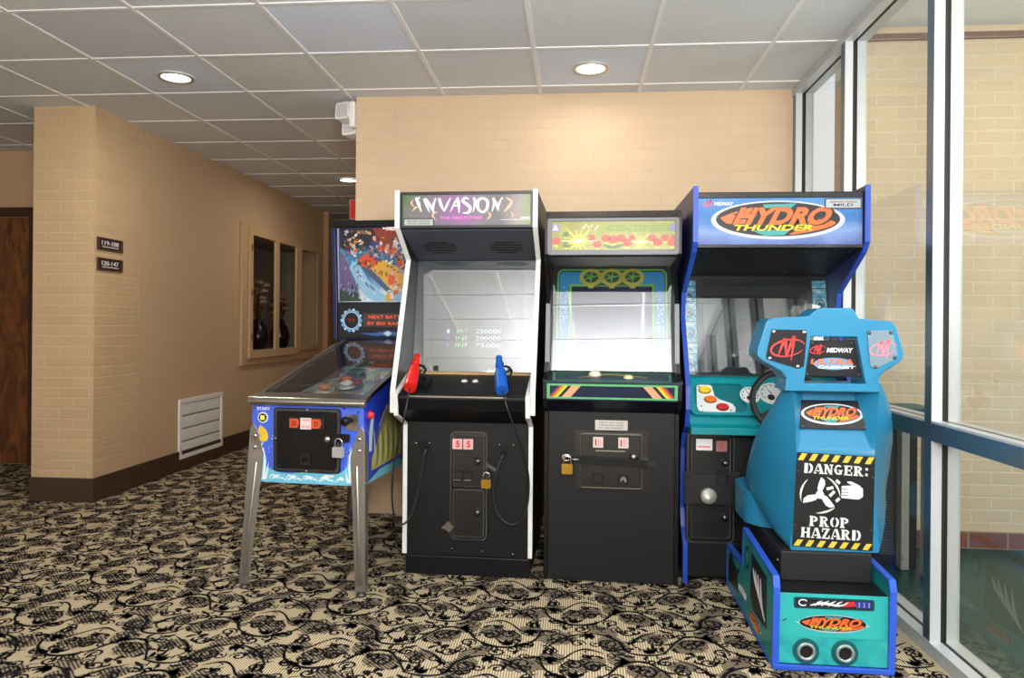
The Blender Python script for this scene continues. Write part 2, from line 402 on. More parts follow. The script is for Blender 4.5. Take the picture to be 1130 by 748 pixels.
def make_floor():
    X0, X1, Y0, Y1 = -6.5, 1.40, -5., 14.2
    b = MB(); b.mi = 0
    b.add([(X0, Y0, 0), (X1, Y0, 0), (X1, Y1, 0), (X0, Y1, 0)], [(0, 1, 2, 3)])
    S, U = carpet_cell(); KS = .76; U *= KS
    S = [([(x*KS, y*KS) for x, y in p], ([q*KS for q in w_] if isinstance(w_, (list, tuple)) else w_*KS), mi) for p, w_, mi in S]
    F = Fr((0, 0, 0), (1, 0, 0), (0, 1, 0))
    tmpl = []
    for pts, w, mi in S:
        q = MB(); q.ribbon(F, pts, w, .0005 if mi == 2 else .0010); tmpl.append((q.v, q.f, mi))
    nx = int((X1-X0)/U)+2; ny = int((9.6+1.)/U)+2
    for i in range(nx):
        for j in range(ny):
            ox = X0+(i-1)*U; oy = -1.+j*U+(U/2 if i % 2 else 0)
            flip = -1 if (i % 2) else 1
            if oy > 5 and ox > -.9: continue
            for vs, fs, mi in tmpl:
                W = [(ox+(x if flip > 0 else U-x), oy+y, z) for x, y, z in vs]
                xs = [w[0] for w in W]
                if max(xs) > 1.26 or min(xs) < X0 or min(w[1] for w in W) < Y0: continue
                b.mi = mi; b.add(W, fs if flip > 0 else [tuple(reversed(f)) for f in fs])
    def carpet(name, c1, c2, ang=False, sc=207.):
        m = bpy.data.materials.new(name); m.use_nodes = True; nt = m.node_tree; N = nt.nodes; L = nt.links; p = N['Principled BSDF']
        tc = N.new('ShaderNodeTexCoord'); wv = N.new('ShaderNodeTexWave'); wv.wave_type = 'BANDS'; wv.bands_direction = 'DIAGONAL' if ang else 'X'
        wv.inputs['Scale'].default_value = sc/6.283*1.0; wv.inputs['Distortion'].default_value = .6; wv.inputs['Detail'].default_value = 1
        L.new(tc.outputs['Object'], wv.inputs['Vector'])
        nz = N.new('ShaderNodeTexNoise'); nz.inputs['Scale'].default_value = 260; L.new(tc.outputs['Object'], nz.inputs['Vector'])
        ad = N.new('ShaderNodeMath'); ad.operation = 'MULTIPLY_ADD'; ad.inputs[1].default_value = .5; L.new(nz.outputs['Fac'], ad.inputs[0]); L.new(wv.outputs['Fac'], ad.inputs[2])
        rp = N.new('ShaderNodeValToRGB'); L.new(ad.outputs[0], rp.inputs[0]); e = rp.color_ramp.elements
        e[0].position = .3; e[0].color = rgb(c1); e[1].position = .95; e[1].color = rgb(c2)
        L.new(rp.outputs[0], p.inputs['Base Color']); p.inputs['Roughness'].default_value = .95; p.inputs['Specular IOR Level'].default_value = .1
        bp = N.new('ShaderNodeBump'); bp.inputs['Strength'].default_value = .3; bp.inputs['Distance'].default_value = .002
        L.new(ad.outputs[0], bp.inputs['Height']); L.new(bp.outputs[0], p.inputs['Normal'])
        return m
    o = b.build('floor', [carpet('carpet_beige', (138, 120, 94), (222, 205, 170)), carpet('carpet_black', (12, 12, 15), (36, 34, 36)), carpet('carpet_tint', (48, 44, 42), (158, 142, 118), True, 230.)])
    return struct(o)
make_floor()

def make_ceiling():
    b = MB(); rng = random.Random(3)
    gx0, gy0 = -.22-TILE*12, 3.75-TILE*15
    nx, ny = 15, 33
    for i in range(nx):
        for j in range(ny):
            x0, y0 = gx0+i*TILE, gy0+j*TILE; x1 = min(x0+TILE, 1.41); y1 = y0+TILE
            if x0 > 1.4: continue
            b.mi = rng.choice((0, 0, 0, 1, 2, 2))
            cx, cy = (x0+x1)/2, (y0+y1)/2
            if any(abs(cx-lx) < .2 and abs(cy-ly) < .2 for lx, ly in ((-2.285, 4.046), (.075, 4.046))): b.mi = 3
            if abs(cx+1.1) < .2 and abs(cy-3.45) < .2: b.mi = 3
            b.add([(x0, y0, CEIL), (x0, y1, CEIL), (x1, y1, CEIL), (x1, y0, CEIL)], [(0, 1, 2, 3)])
    b.mi = 4; xe = 1.41; ye = gy0+ny*TILE
    for i in range(nx+1):
        x = gx0+i*TILE
        if x < 1.4: b.box(x-.011, gy0, CEIL-.005, x+.011, ye, CEIL+.02)
    for j in range(ny+1):
        y = gy0+j*TILE; b.box(gx0, y-.011, CEIL-.0045, xe, y+.011, CEIL+.02)
    def tile(n, c, k=.30):
        m = mat(n, c, .9, var=k, scale=150, bump=.5, bscale=130, spec=.2); return m
    return struct(b.build('ceiling', [tile('tile_white', (224, 228, 236)), tile('tile_grey', (216, 219, 226)), tile('tile_cool', (221, 226, 235)), tile('tile_new', (226, 234, 250), .03), mat('grid_white', (240, 240, 240), .5)]))
make_ceiling()

PAINT = (208, 181, 150)
BRICK_X = brick_mat('painted_brick_facing', PAINT, (205, 178, 147), bump=.18, ms=.005, var=.022)
PILLAR_X = brick_mat('painted_brick_pillar', (206, 176, 138), (212, 184, 146), bump=.40, ms=.006, var=.035)
PILLAR_Y = brick_mat('painted_brick_pillar_return', (206, 176, 138), (212, 184, 146), bump=.40, ms=.006, plane='yz', var=.035)
PLASTER = mat('tan_plaster', (204, 175, 140), .7, var=.03, scale=3, bump=.12, bscale=90)
BASEB = mat('brown_baseboard', (70, 50, 38), .5, var=.1)
def wall(name, x0, y0, x1, y1, m, z0=0., z1=CEIL):
    b = MB(); b.box(x0, y0, z0, x1, y1, z1); return struct(b.build(name, m))
wall('wall_back', -1.363, 4.49, 1.29, 4.69, BRICK_X)
wall('wall_corridor', -1.363, 4.692, -1.243, 14., PLASTER)
wall('wall_corridor_end', -3.9, 14., -1.2, 14.1, PLASTER)
b = MB()
b.mi = 0; b.box(-3.545, 4.56, 0, -3.12, 5.08, CEIL)
o = b.build('wall_pillar', [PILLAR_X, PILLAR_Y])
for p in o.data.polygons: p.material_index = 1 if abs(p.normal.x) > .5 else 0
struct(o)
# left wall with the opening of the display niche
NY0, NY1, NZ0, NZ1 = 6.82, 8.66, .90, 2.04
b = MB(); F = Fr((-3.12, 0, 0), (0, 1, 0), (0, 0, 1))
b.prism(F, [(5.082, 0), (8.95, 0), (8.95, CEIL), (5.082, CEIL)], -.15, 0, [[(NY0, NZ0), (NY1, NZ0), (NY1, NZ1), (NY0, NZ1)]])
struct(b.build('wall_left', PLASTER))
b = MB(); b.box(-3.30, 8.95, 0, -3.06, 9.07, CEIL); struct(b.build('trim_1', mat('hall_post_wood', (196, 158, 122), .5), bevel=.006))
wall('wall_corridor_left', -3.4, 9.08, -3.25, 14., PLASTER)
wall('wall_left_far', -6.6, 5.72, -3.30, 5.86, PLASTER)
wall('wall_left_side', -6.7, -5., -6.55, 5.86, PLASTER)
# the lobby behind the photographer: wall with wide openings to daylight
b = MB(); b.prism(Fr((0, -4.95, 0), (1, 0, 0), (0, 0, 1)), [(-6.6, 0), (1.4, 0), (1.4, CEIL), (-6.6, CEIL)], 0, .15,
     [[(-6.0, .5), (-3.6, .5), (-3.6, 2.3), (-6.0, 2.3)], [(-2.9, .5), (-.7, .5), (-.7, 2.3), (-2.9, 2.3)]])
struct(b.build('wall_lobby', PLASTER))
def baseb(name, boxes):
    b = MB()
    for q in boxes: b.box(q[0], q[1], 0.0, q[2], q[3], .155)
    struct(b.build(name, BASEB, bevel=.003))
baseb('baseboard_left', [(-3.119, 5.081, -3.104, 8.94)])
baseb('baseboard_pillar', [(-3.547, 4.545, -3.104, 4.559), (-3.119, 4.5595, -3.104, 5.0805)])
# wooden door in the wall left of the pillar
def wood_mat():
    m = bpy.data.materials.new('stained_wood'); m.use_nodes = True; nt = m.node_tree; N = nt.nodes; L = nt.links; p = N['Principled BSDF']
    tc = N.new('ShaderNodeTexCoord'); mp = N.new('ShaderNodeMapping'); mp.inputs['Scale'].default_value = (3, 3, .8); L.new(tc.outputs['Object'], mp.inputs[0])
    nz = N.new('ShaderNodeTexNoise'); nz.inputs['Scale'].default_value = 3; nz.inputs['Detail'].default_value = 6; nz.inputs['Distortion'].default_value = 2.5
    L.new(mp.outputs[0], nz.inputs['Vector']); rp = N.new('ShaderNodeValToRGB'); L.new(nz.outputs['Fac'], rp.inputs[0]); e = rp.color_ramp.elements
    e[0].position = .32; e[0].color = rgb((72, 38, 16)); e[1].position = .7; e[1].color = rgb((138, 84, 42))
    L.new(rp.outputs[0], p.inputs['Base Color']); p.inputs['Roughness'].default_value = .4
    return m
WOOD = wood_mat()
d = thing('door_1', '', 'door', (-4.95, 5.70, 0)); del d['label']; del d['category']; d['kind'] = 'structure'
b = MB(); b.box(-.45, 0, .008, .49, .015, 2.03); b.build('door_leaf', WOOD, d, bevel=.003)
b = MB(); b.prism(FRONT, [(-.55, 0), (-.455, 0), (-.455, 2.035), (.495, 2.035), (.495, 0), (.59, 0), (.59, 2.11), (-.55, 2.11)], -.015, .02)
b.build('door_frame', mat('dark_wood_casing', (62, 34, 18), .5), d, bevel=.004)
b = MB(); b.lathe(FRONT, -.38, 1.0, [(.012, 0), (.012, .04), (.028, .05), (.03, .065), (.018, .078)]); b.build('door_knob', BRASS, d)

# ---- display window in the left wall
TANW = mat('tan_painted_wood', (204, 172, 132), .5, var=.03)
DARKIN = mat('niche_lining', (150, 140, 126), .8)
w = thing('window_1', '', '', (-3.12, 0, 0)); del w['label']; del w['category']; w['kind'] = 'structure'
F = Fr((0, 0, 0), (0, 1, 0), (0, 0, 1))
b = MB()
b.prism(F, [(NY0-.17, NZ0-.12), (NY1+.06, NZ0-.12), (NY1+.06, NZ1+.10), (NY0-.17, NZ1+.10)], 0.001, .03, [[(NY0, NZ0), (NY1, NZ0), (NY1, NZ1), (NY0, NZ1)]])
b.build('window_frame', TANW, w, bevel=.004)
b = MB(); b.prism(F, [(NY0-.06, NZ0-.06), (8.02, NZ0-.06), (8.02, NZ1+.06), (NY0-.06, NZ1+.06)], .031, .055, [[(NY0+.01, NZ0+.02), (7.36, NZ0+.02), (7.36, NZ1-.02), (NY0+.01, NZ1-.02)], [(7.46, NZ0+.02), (7.93, NZ0+.02), (7.93, NZ1-.02), (7.46, NZ1-.02)]])
b.build('sash', TANW, w, bevel=.004)
b = MB()
for z in (1.05, 1.47, 1.9): b.box(.056, NY0-.045, z-.03, .064, NY0-.025, z+.03)
b.build('hinge', BRASS, w)
b = MB(); b.prism(F, [(8.05, NZ0-.02), (8.70, NZ0-.02), (8.70, NZ1+.04), (8.05, NZ1+.04)], .031, .045, [[(8.13, NZ0+.04), (8.62, NZ0+.04), (8.62, NZ1-.02), (8.13, NZ1-.02)]])
b.build('fixed_frame', TANW, w, bevel=.004)
GLASS_N = glass_mat('display_glass', (.92, .92, .91), .01, .35)
for k, (a, c, n) in enumerate(((NY0, 7.40, .034), (7.42, 7.97, .034), (8.08, NY1, .032))):
    b = MB(); b.rect(F, a+.0, NZ0+.0, c, NZ1, n, n+.004); b.build('pane', GLASS_N, w)
b = MB(); b.box(-.50, NY0-.02, NZ0-.02, -.152, NY1+.02, NZ0-.0); b.box(-.50, NY0-.02, NZ1, -.152, NY1+.02, NZ1+.02); b.box(-.52, NY0-.02, NZ0-.02, -.50, NY1+.02, NZ1+.02)
b.box(-.50, NY0-.02, NZ0, -.152, NY0, NZ1); b.box(-.50, NY1, NZ0, -.152, NY1+.02, NZ1); b.build('niche', DARKIN, w)
PETAL = mat('dried_petals', (196, 156, 130), .8, var=.25, scale=30); PETALD = mat('dark_petals', (120, 70, 54), .8, var=.3); STEMM = mat('dry_stems', (84, 74, 48), .8)
VASE = mat('dark_vase', (30, 24, 24), .25, coat=.4)
for k, (y, lab) in enumerate(((7.74, 'dark vase of pale dried flowers behind the first pane of the display window'), (8.34, 'dark vase of dried flowers behind the middle pane of the display window'))):
    v = thing('flower_vase', lab, 'vase', (-3.42, y, NZ0), 0, 'vases in the display window')
    b = MB(); b.lathe(Fr((0, 0, 0), (1, 0, 0), (0, 1, 0)), 0, 0, [(.06, .001), (.10, .05), (.115, .14), (.09, .24), (.05, .29), (.06, .32)]); b.build('vase_body', VASE, v)
    st = MB(); fl = MB(); rng = random.Random(k+2)
    for i in range(14):
        a = rng.uniform(0, 6.28); t = rng.uniform(.02, .12); h = rng.uniform(.45, .78) if k == 0 else rng.uniform(.40, .62)
        x, yy = t*math.cos(a)*.6, t*math.sin(a)*1.3
        st.tube([(x*.2, yy*.2, .30), (x*.6, yy*.6, (.3+h)/2), (x, yy, h)], .004, 5)
        fl.mi = i % 3 == 0
        for q in range(5):
            an = q*1.257; Fq = Fr((x+.018*math.cos(an), yy+.022*math.sin(an), h), (1, 0, .3), (0, 1, .2)); fl.dome(Fq, 0, 0, .028, -.01, .03, 7, 3)
        fl.dome(Fr((x, yy, h), (1, 0, 0), (0, 1, 0)), 0, 0, .022, -.005, .035, 8, 3)
    st.build('stems', STEMM, v); fl.build('blossoms', [PETAL, PETALD], v)

# ---- air return grille on the left wall
g = thing('vent_grille', 'white four-panel return air grille low on the left wall', 'vent', (-3.12, 5.95, .09))
F = Fr((0, 0, 0), (0, 1, 0), (0, 0, 1))
GW = mat('grille_enamel', (246, 245, 242), .4)
b = MB(); b.prism(F, [(-.36, 0), (.36, 0), (.36, .475), (-.36, .475)], .001, .018, [rr(-.325, .035, .325, .44, .004)]); b.build('grille_frame', GW, g, bevel=.003)
for k in range(4):
    z0 = .035+k*.1013
    b = MB(); b.rect(F, -.325, z0+.006, .325, z0+.096, .004, .010)
    b.rect(F, -.318, z0+.012, .318, z0+.090, .010, .0125)
    b.build('louvre_panel', GW, g)
b = MB(); b.rect(F, -.33, .03, .33, .446, .0005, .003); b.build('backing', mat('grille_shadow_backing', (120, 118, 112), .7), g)

# ---- room number signs on the pillar return
SIGN = mat('sign_brown', (72, 44, 30), .4); SIGNF = mat('sign_dark_face', (48, 24, 20), .4)
for k, (z, t, lab) in enumerate(((1.69, '119-108', 'upper small brown room number sign on the brick pillar, reading 119-108'), (1.556, '120-147', 'lower small brown room number sign on the brick pillar, reading 120-147'))):
    s = thing('room_sign', lab, 'sign', (-3.12, 4.715, z), 0, 'room number signs on the pillar')
    F = Fr((0, 0, 0), (0, 1, 0), (0, 0, 1))
    b = MB(); b.prism(F, [(-.135, -.042), (.135, -.042), (.135, .042), (-.135, .042)], .001, .012, [[(-.115, -.030), (.115, -.030), (.115, .030), (-.115, .030)]]); b.build('sign_frame', SIGN, s, bevel=.002)
    b = MB(); b.rect(F, -.116, -.031, .116, .031, .001, .007); b.build('sign_face', SIGNF, s)
    b = MB(); b.text(F, t, 0, .008, .18, .030, .0075, .0085, 0, .01); b.rect(F, -.085, -.020, .09, -.015, .0075, .0085); b.build('lettering', WHITE, s)

# ---- recessed ceiling lamps
LAMP = mat('lamp_lens', (255, 250, 235), .5, emit=6.)
RIM = mat('lamp_rim', (190, 180, 168), .3, .6)
DOWN = Fr((0, 0, 0), (1, 0, 0), (0, -1, 0))
for x, y, lab in ((-2.285, 4.046, 'lit round recessed ceiling lamp near the brick pillar'), (.075, 4.046, 'lit round recessed ceiling lamp above the middle arcade cabinets'), (-2.2, 7.006, 'lit round recessed ceiling lamp farther down the corridor')):
    l = thing('ceiling_lamp', lab, 'ceiling lamp', (x, y, CEIL-.0045), 0, 'recessed ceiling lamps')
    b = MB(); b.disc(DOWN, 0, 0, .098, 0, .008, 32, hole=.80); b.build('lamp_rim', RIM, l, bevel=.002)
    b = MB(); b.dome(DOWN, 0, 0, .079, .0005, .006, 24, 3); b.build('lamp_lens', LAMP, l)

# ---- emergency light at the left end of the back wall
e = thing('emergency_light', 'white emergency lamp unit with two heads at top corner of the back wall', 'emergency light', (-1.363, 4.56, 2.49))
b = MB(); b.rect(Fr((-.002, 0, 0), (0, -1, 0), (0, 0, 1)), -.06, -.10, .10, .06, 0, .035); b.build('housing', PLASTW, e, bevel=.008)
for k, (dy, dz, x) in enumerate(((-.045, .005, -.075), (.03, -.075, -.055))):
    h = MB(); Fh = Fr((x, dy, dz), (.92, -.38, 0), (0, .15, 1)); h.prism(Fh, rr(-.055, -.055, .055, .055, .018), -.04, .035); hd = h.build('lamp_head', PLASTW, e, bevel=.006)
    h = MB(); h.rrect(Fh, -.042, -.042, .042, .042, .012, .0352, .038); h.disc(Fh, 0, 0, .012, .038, .042, 12); h.build('lens', mat('clear_lens', (205, 205, 205), .15), hd)
    h = MB(); h.tube([(-.036, dy*.5, dz*.5), (x, dy, dz)], .012); h.build('bracket', PLASTW, e)
# ---- exit sign down the corridor
x = thing('exit_sign', 'red exit sign hanging in the corridor, mostly hidden behind the back wall', 'exit sign', (-1.775, 6.2, 2.16))
b = MB(); b.rrect(FRONT, -.16, -.085, .15, .085, .01, -.03, 0); b.build('sign_body', mat('sign_white', (225, 220, 215), .5), x, bevel=.004)
b = MB(); b.rrect(FRONT, -.155, -.080, .145, .080, .01, .0005, .003); b.build('sign_face', mat('exit_red', (196, 34, 22), .5, emit=.35), x)
b = MB(); b.text(FRONT, 'EXIT', .01, 0, .22, .11, .0032, .005, 0, .02); b.build('lettering', WHITE, x)
b = MB(); b.tube([(0, .015, .085), (0, .015, .415)], .008); b.build('stem', PLASTW, x)

# ---- window wall on the right
ALU = mat('white_aluminium', (196, 199, 202), .35, .2, var=.03)
ALUB = mat('blue_grey_aluminium', (104, 122, 138), .28, .7, var=.05)
GASK = mat('black_gasket', (16, 16, 18), .6)
WX, GX = 1.27, 1.318
GLASS_W = glass_mat('window_glass', (.90, .90, .87), .02, 1.2)
MULL = (4.44, 3.655, 2.776, 1.90, 1.02, .14, -.56)
wdw = thing('window_2', '', '', (WX, 0, 0)); del wdw['label']; del wdw['category']; wdw['kind'] = 'structure'
for k, y in enumerate(MULL):
    b = MB(); b.mi = 0
    b.box(0, y-.026, .05, .036, y+.026, CEIL-.05); b.box(.057, y-.026, .05, .100, y+.026, CEIL-.05)
    b.mi = 1; b.box(.0362, y-.0255, .05, .0568, y+.0255, CEIL-.05)
    b.build('mullion', [ALU, GASK], wdw)
    b = MB(); b.box(-.0015, y-.025, .052, -.0002, y+.025, CEIL-.052); b.build('mullion_face', ALUB, wdw)
for nm, z0, z1 in (('header', CEIL-.05, CEIL-.006), ('sill', .002, .05)):
    b = MB(); b.mi = 0; b.box(-.004, -.6, z0, .040, 4.485, z1); b.box(.056, -.6, z0, .104, 4.485, z1); b.mi = 1; b.box(.0402, -.6, z0, .0558, 4.485, z1-.003)
    b.build(nm, [ALU, GASK], wdw)
for k in range(len(MULL)-1):
    y1, y0 = MULL[k]-.0265, MULL[k+1]+.0265
    b = MB(); b.mi = 0; b.box(.0, y0, .767, .040, y1, .838); b.box(.056, y0, .767, .100, y1, .838); b.mi = 1; b.box(.0402, y0, .769, .0558, y1, .836)
    r = b.build('rail', [ALU, GASK], wdw)
    b = MB(); b.box(-.0015, y0+.001, .768, -.0002, y1-.001, .830); b.build('rail_face', ALUB, wdw)
    for z0, z1 in ((.0505, .7665), (.8385, CEIL-.0505)):
        b = MB(); b.box(GX-WX-.002, y0, z0, GX-WX+.002, y1, z1); b.build('pane', GLASS_W, wdw)
# the room beyond the glass
wall('wall_beyond', 1.45, 4.16, 6.5, 4.3, brick_mat('pool_wall_brick', (206, 187, 156), (216, 200, 172), bump=.4, ms=.006, var=.035), .0, 3.2)
b = MB(); b.box(1.40, -5., -.02, 6.5, 4.158, -.001); struct(b.build('floor_beyond', mat('dark_green_floor', (8, 62, 61), .35, var=.3, scale=6)))
b = MB(); b.box(1.43, -5., 2.80, 6.5, 4.158, 2.86); struct(b.build('ceiling_beyond', mat('beyond_ceiling', (236, 238, 238), .8)))
b = MB(); b.box(1.452, 4.135, 2.725, 6.45, 4.158, 2.757); struct(b.build('trim_2', mat('brown_strip', (120, 86, 70), .6)))
b = MB(); b.box(1.452, 4.130, .0, 6.45, 4.158, .085)
struct(b.build('baseboard_beyond', brick_mat('red_brick_course', (118, 70, 56), (150, 130, 112), bw=.2, bh=.09, ms=.006, var=.15)))
# grey posts and mesh guard behind the lower pane
s = thing('mesh_guard', 'dark mesh guard with two grey metal posts behind the lower window pane', 'guard', (1.62, 3.72, 0))
for k, (x, y) in enumerate(((-.02, .03), (.035, -.10))):
    b = MB(); b.box(x-.018, y-.03, .001, x+.018, y+.03, .72); b.disc(Fr((x, y-.031, .06)), 0, 0, .008, 0, .004, 10); b.build('post', mat('grey_post', (190, 188, 182), .45, .2), s, bevel=.003)
b = MB()
for k in range(16): b.box(-.115+k*.0062, .055, .06, -.113+k*.0062, .058, .72)
for k in range(50): b.box(-.118, .052, .06+k*.0135, -.018, .0545, .0625+k*.0135)
b.build('mesh', mat('mesh_wire', (120, 124, 124), .5, .3), s)
b = MB(); b.box(-.14, .06, .001, .06, .09, .76); b.build('back_board', mat('guard_board', (14, 22, 28), .5), s)
b = MB(); b.box(-.14, -.14, .7605, .06, .09, .80); b.build('top_bar', mat('guard_teal', (20, 66, 70), .4), s, bevel=.006)

# ================================================================== shared marks
def stroke_em(b, F, cx, cy, s, c0, c1, w=1.):
    """red oval emblem: a slanted M crossing a D inside a ring"""
    e = ell(cx, cy, .50*s, .27*s, 30, R(25), R(345), False)
    b.ribbon(F, [(x+(y-cy)*.55, y) for x, y in e], [.015*s*w, .05*s*w, .05*s*w, .015*s*w], c0, c1)
    b.ribbon(F, [(cx-.30*s, cy-.26*s), (cx-.20*s, cy+.02*s), (cx-.08*s, cy+.30*s)], [.02*s, .06*s*w, .10*s*w], c0, c1)
    b.ribbon(F, [(cx-.08*s, cy+.30*s), (cx-.06*s, cy-.02*s), (cx-.04*s, cy-.30*s)], [.10*s*w, .06*s*w, .03*s], c0, c1)
    b.ribbon(F, [(cx-.04*s, cy-.30*s), (cx+.06*s, cy+.04*s), (cx+.20*s, cy+.38*s)], [.03*s, .07*s*w, .09*s*w], c0, c1)
    b.ribbon(F, [(cx+.20*s, cy+.38*s), (cx+.16*s, cy+.02*s), (cx+.10*s, cy-.40*s)], [.09*s*w, .06*s*w, .015*s], c0, c1)
ORANGE = mat('logo_orange', (238, 104, 46), .4, var=.1); YELLOW = mat('logo_yellow', (240, 196, 40), .4)
TEALP = mat('logo_teal', (60, 150, 150), .4); SILVER = mat('logo_silver', (186, 190, 196), .3); LOGOB = mat('logo_black', (22, 22, 26), .4)
MRED = mat('emblem_red', (226, 58, 56), .4)
LOGO_MATS = [SILVER, LOGOB, TEALP, ORANGE, YELLOW, WHITE]
def racing_logo(b, F, cx, cy, w, h, c, tip=False):
    """oval badge: silver rim, black oval, teal slashes, orange slanted word over a yellow word"""
    k = .0006 if w < .3 else .0008
    X = lambda u: cx+u*w/2
    Y = lambda v: cy+v*h/2
    if tip:
        b.mi = 0; b.prism(F, [(X(-1.04), Y(.05))]+ell(cx, cy, w/2*.93, h/2, 30, PI*.93, PI*.07, False)+[(X(1.05), Y(-.1))]+ell(cx, cy, w/2*.93, h/2, 30, -PI*.07, -PI*.93, False), c, c+k)
    else:
        b.mi = 0; b.disc(F, cx, cy, w/2, c, c+k, 48, h/2)
    b.mi = 1; b.disc(F, cx, cy+h*.02, w/2*.925, c+k, c+2*k, 48, h/2*.88)
    b.mi = 2
    b.prism(F, [(X(-.22), Y(.80)), (X(.28), Y(.84)), (X(.20), Y(.62)), (X(-.20), Y(.62))], c+2*k, c+3*k)
    b.prism(F, [(X(-.38), Y(-.55)), (X(.20), Y(-.48)), (X(.10), Y(-.78)), (X(-.20), Y(-.80))], c+2*k, c+3*k)
    b.mi = 3
    # left bulge and right tail of the word
    b.prism(F, smooth([(X(-.86), Y(.12)), (X(-.62), Y(.44)), (X(-.30), Y(.66)), (X(-.34), Y(.10)), (X(-.46), Y(-.16)), (X(-.74), Y(-.18)), (X(-.86), Y(.12))], 4)[:-1], c+2*k, c+3*k)
    b.prism(F, smooth([(X(.40), Y(-.02)), (X(.66), Y(.02)), (X(.86), Y(-.14)), (X(.72), Y(-.42)), (X(.40), Y(-.66)), (X(.18), Y(-.74)), (X(.34), Y(-.48)), (X(.44), Y(-.30)), (X(.40), Y(-.02))], 4)[:-1], c+2*k, c+3*k)
    b.mi = 1; b.text(F, 'HYDRO', X(.09)+h*.012, Y(.20)-h*.012, w*.735, h*.50, c+2.5*k, c+3.2*k, .50, .085); b.mi = 3
    b.text(F, 'HYDRO', X(.09), Y(.20), w*.70, h*.46, c+3*k, c+4*k, .50, .045)
    b.mi = 1
    b.ribbon(F, [(X(-.66), Y(.30)), (X(-.40), Y(.24))], h*.03, c+3*k, c+3.6*k)
    b.mi = 4
    b.text(F, 'THUNDER', X(-.06), Y(-.40), w*.60, h*.15, c+4*k, c+5*k, .5, .03)
def padlock(name, label, loc, rz, bodym, s=1., open_=False):
    """top: where the shackle hangs"""
    p = thing('padlock', label, 'padlock', loc, rz)
    b = MB(); b.rrect(FRONT, -.020*s, -.062*s, .020*s, -.026*s, .004*s, -.008*s, .008*s); o = b.build('lock_body', bodym, p, bevel=.002)
    b = MB(); b.tube([(-.013*s, 0, -.03*s), (-.013*s, 0, -.012*s)]+[(-.013*s*math.cos(PI*i/8), 0, -.010*s+.013*s*math.sin(PI*i/8)) for i in range(9)]+[(.013*s, 0, -.012*s), (.013*s, 0, -.03*s)], .0032*s, 8)
    b.build('shackle', CHROME, p)
    return p
def highlight_ring(F, x0, z0, x1, z1, r, c, parent, t=.0022, gap=.10):
    """thin light line painted as the highlight along a moulded edge, in two halves"""
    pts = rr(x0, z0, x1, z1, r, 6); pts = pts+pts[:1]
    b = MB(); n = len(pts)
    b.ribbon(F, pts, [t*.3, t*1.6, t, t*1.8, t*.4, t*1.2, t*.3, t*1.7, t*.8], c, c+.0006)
    return b.build('edge_highlight', EDGE_HI, parent)
def bolt(F, a, b_, r, name, parent, m=CHROME, c=0.):
    q = MB(); q.dome(F, a, b_, r, c, r*.5, 12, 3); return q.build(name, m, parent)
def side_panel(par, x0, x1, poly, m, name='side_panel', holes=()):
    b = MB(); b.prism(Fr((0, 0, 0), (0, 1, 0), (0, 0, 1)), poly, x0, x1); return b.build(name, m, par, bevel=.001)
def edge_trim(par, x0, x1, path, m, t=.004, name='edge_trim'):
    """T-moulding strip following the front edge of a side panel; path (y,z)"""
    b = MB(); n = len(path)
    for i in range(n-1):
        (y0, z0), (y1, z1) = path[i], path[i+1]
        d = math.hypot(y1-y0, z1-z0); ux, uz = (y1-y0)/d, (z1-z0)/d; nx, nz = uz, -ux
        # pad ends
        a = (y0-ux*t*.5, z0-uz*t*.5); c = (y1+ux*t*.5, z1+uz*t*.5)
        b.prism(Fr((0, 0, 0), (0, 1, 0), (0, 0, 1)), [a, c, (c[0]+nx*t, c[1]+nz*t), (a[0]+nx*t, a[1]+nz*t)], x0, x1)
        b.prism(Fr((0, 0, 0), (0, 1, 0), (0, 0, 1)), [a, c, (c[0]-nx*t, c[1]-nz*t), (a[0]-nx*t, a[1]-nz*t)], x0, x1)
    return b.build(name, m, par)
def slope(y0, z0, y1, z1, up=True, off=.0):
    """frame on a sloping surface running up from (y0,z0) to (y1,z1); b runs along it"""
    return Fr((0, y0, z0), (1, 0, 0), (0, y1-y0, z1-z0))

# ================================================================== ARCADE CABINET 1 (white trim, two light guns)
INV_LOC = Vector((-.492, 3.40, 0)); INV_RZ = R(-1.5)
A = thing('arcade_cabinet', 'tall black shooting arcade cabinet with white edge trim, marquee reading INVASION', 'arcade cabinet', INV_LOC, INV_RZ, 'arcade cabinets along the back wall')
gb = [(-.10, 1.776), (-.10, 1.61), (.11, 1.48), (-.155, .865), (-.155, .775)]
W1, T1 = .324, .018
for s in (-1, 1):
    xa, xb = sorted((s*W1, s*(W1-T1)))
    side_panel(A, xa, xb, gb+[(.74, .775), (.74, 1.776)], BLACK)
    edge_trim(A, xa-.002, xb+.002, gb, WHITE_T)
W0 = .304
lowp = [(.0, .10), (.0, .705), (-.165, .765), (-.185, .855), (.06, .935)]
for s in (-1, 1):
    xa, xb = sorted((s*W0, s*(W0-.018)))
    side_panel(A, xa, xb, lowp+[(.80, .935), (.80, .10)], BLACK, 'base_side_panel')
    edge_trim(A, xa-.001, xb+.001, lowp, WHITE_T, name='base_edge_trim')
b = MB(); Wb = W0-.0185
b.prism(Fr((0, 0, 0), (0, 1, 0), (0, 0, 1)), [(.012, .09), (.012, .715), (-.13, .785), (-.165, .838), (-.165, .852), (.16, .93), (.74, .93), (.79, .93), (.79, .09)], -Wb, Wb)
b.build('cabinet_base', BLACK, A, bevel=.003)
b = MB(); b.box(-W0+.012, .006, .002, W0-.012, .78, .0895); b.build('kick_base', BLACK2, A, bevel=.004)
Wu = W1-T1-.0005
b = MB()
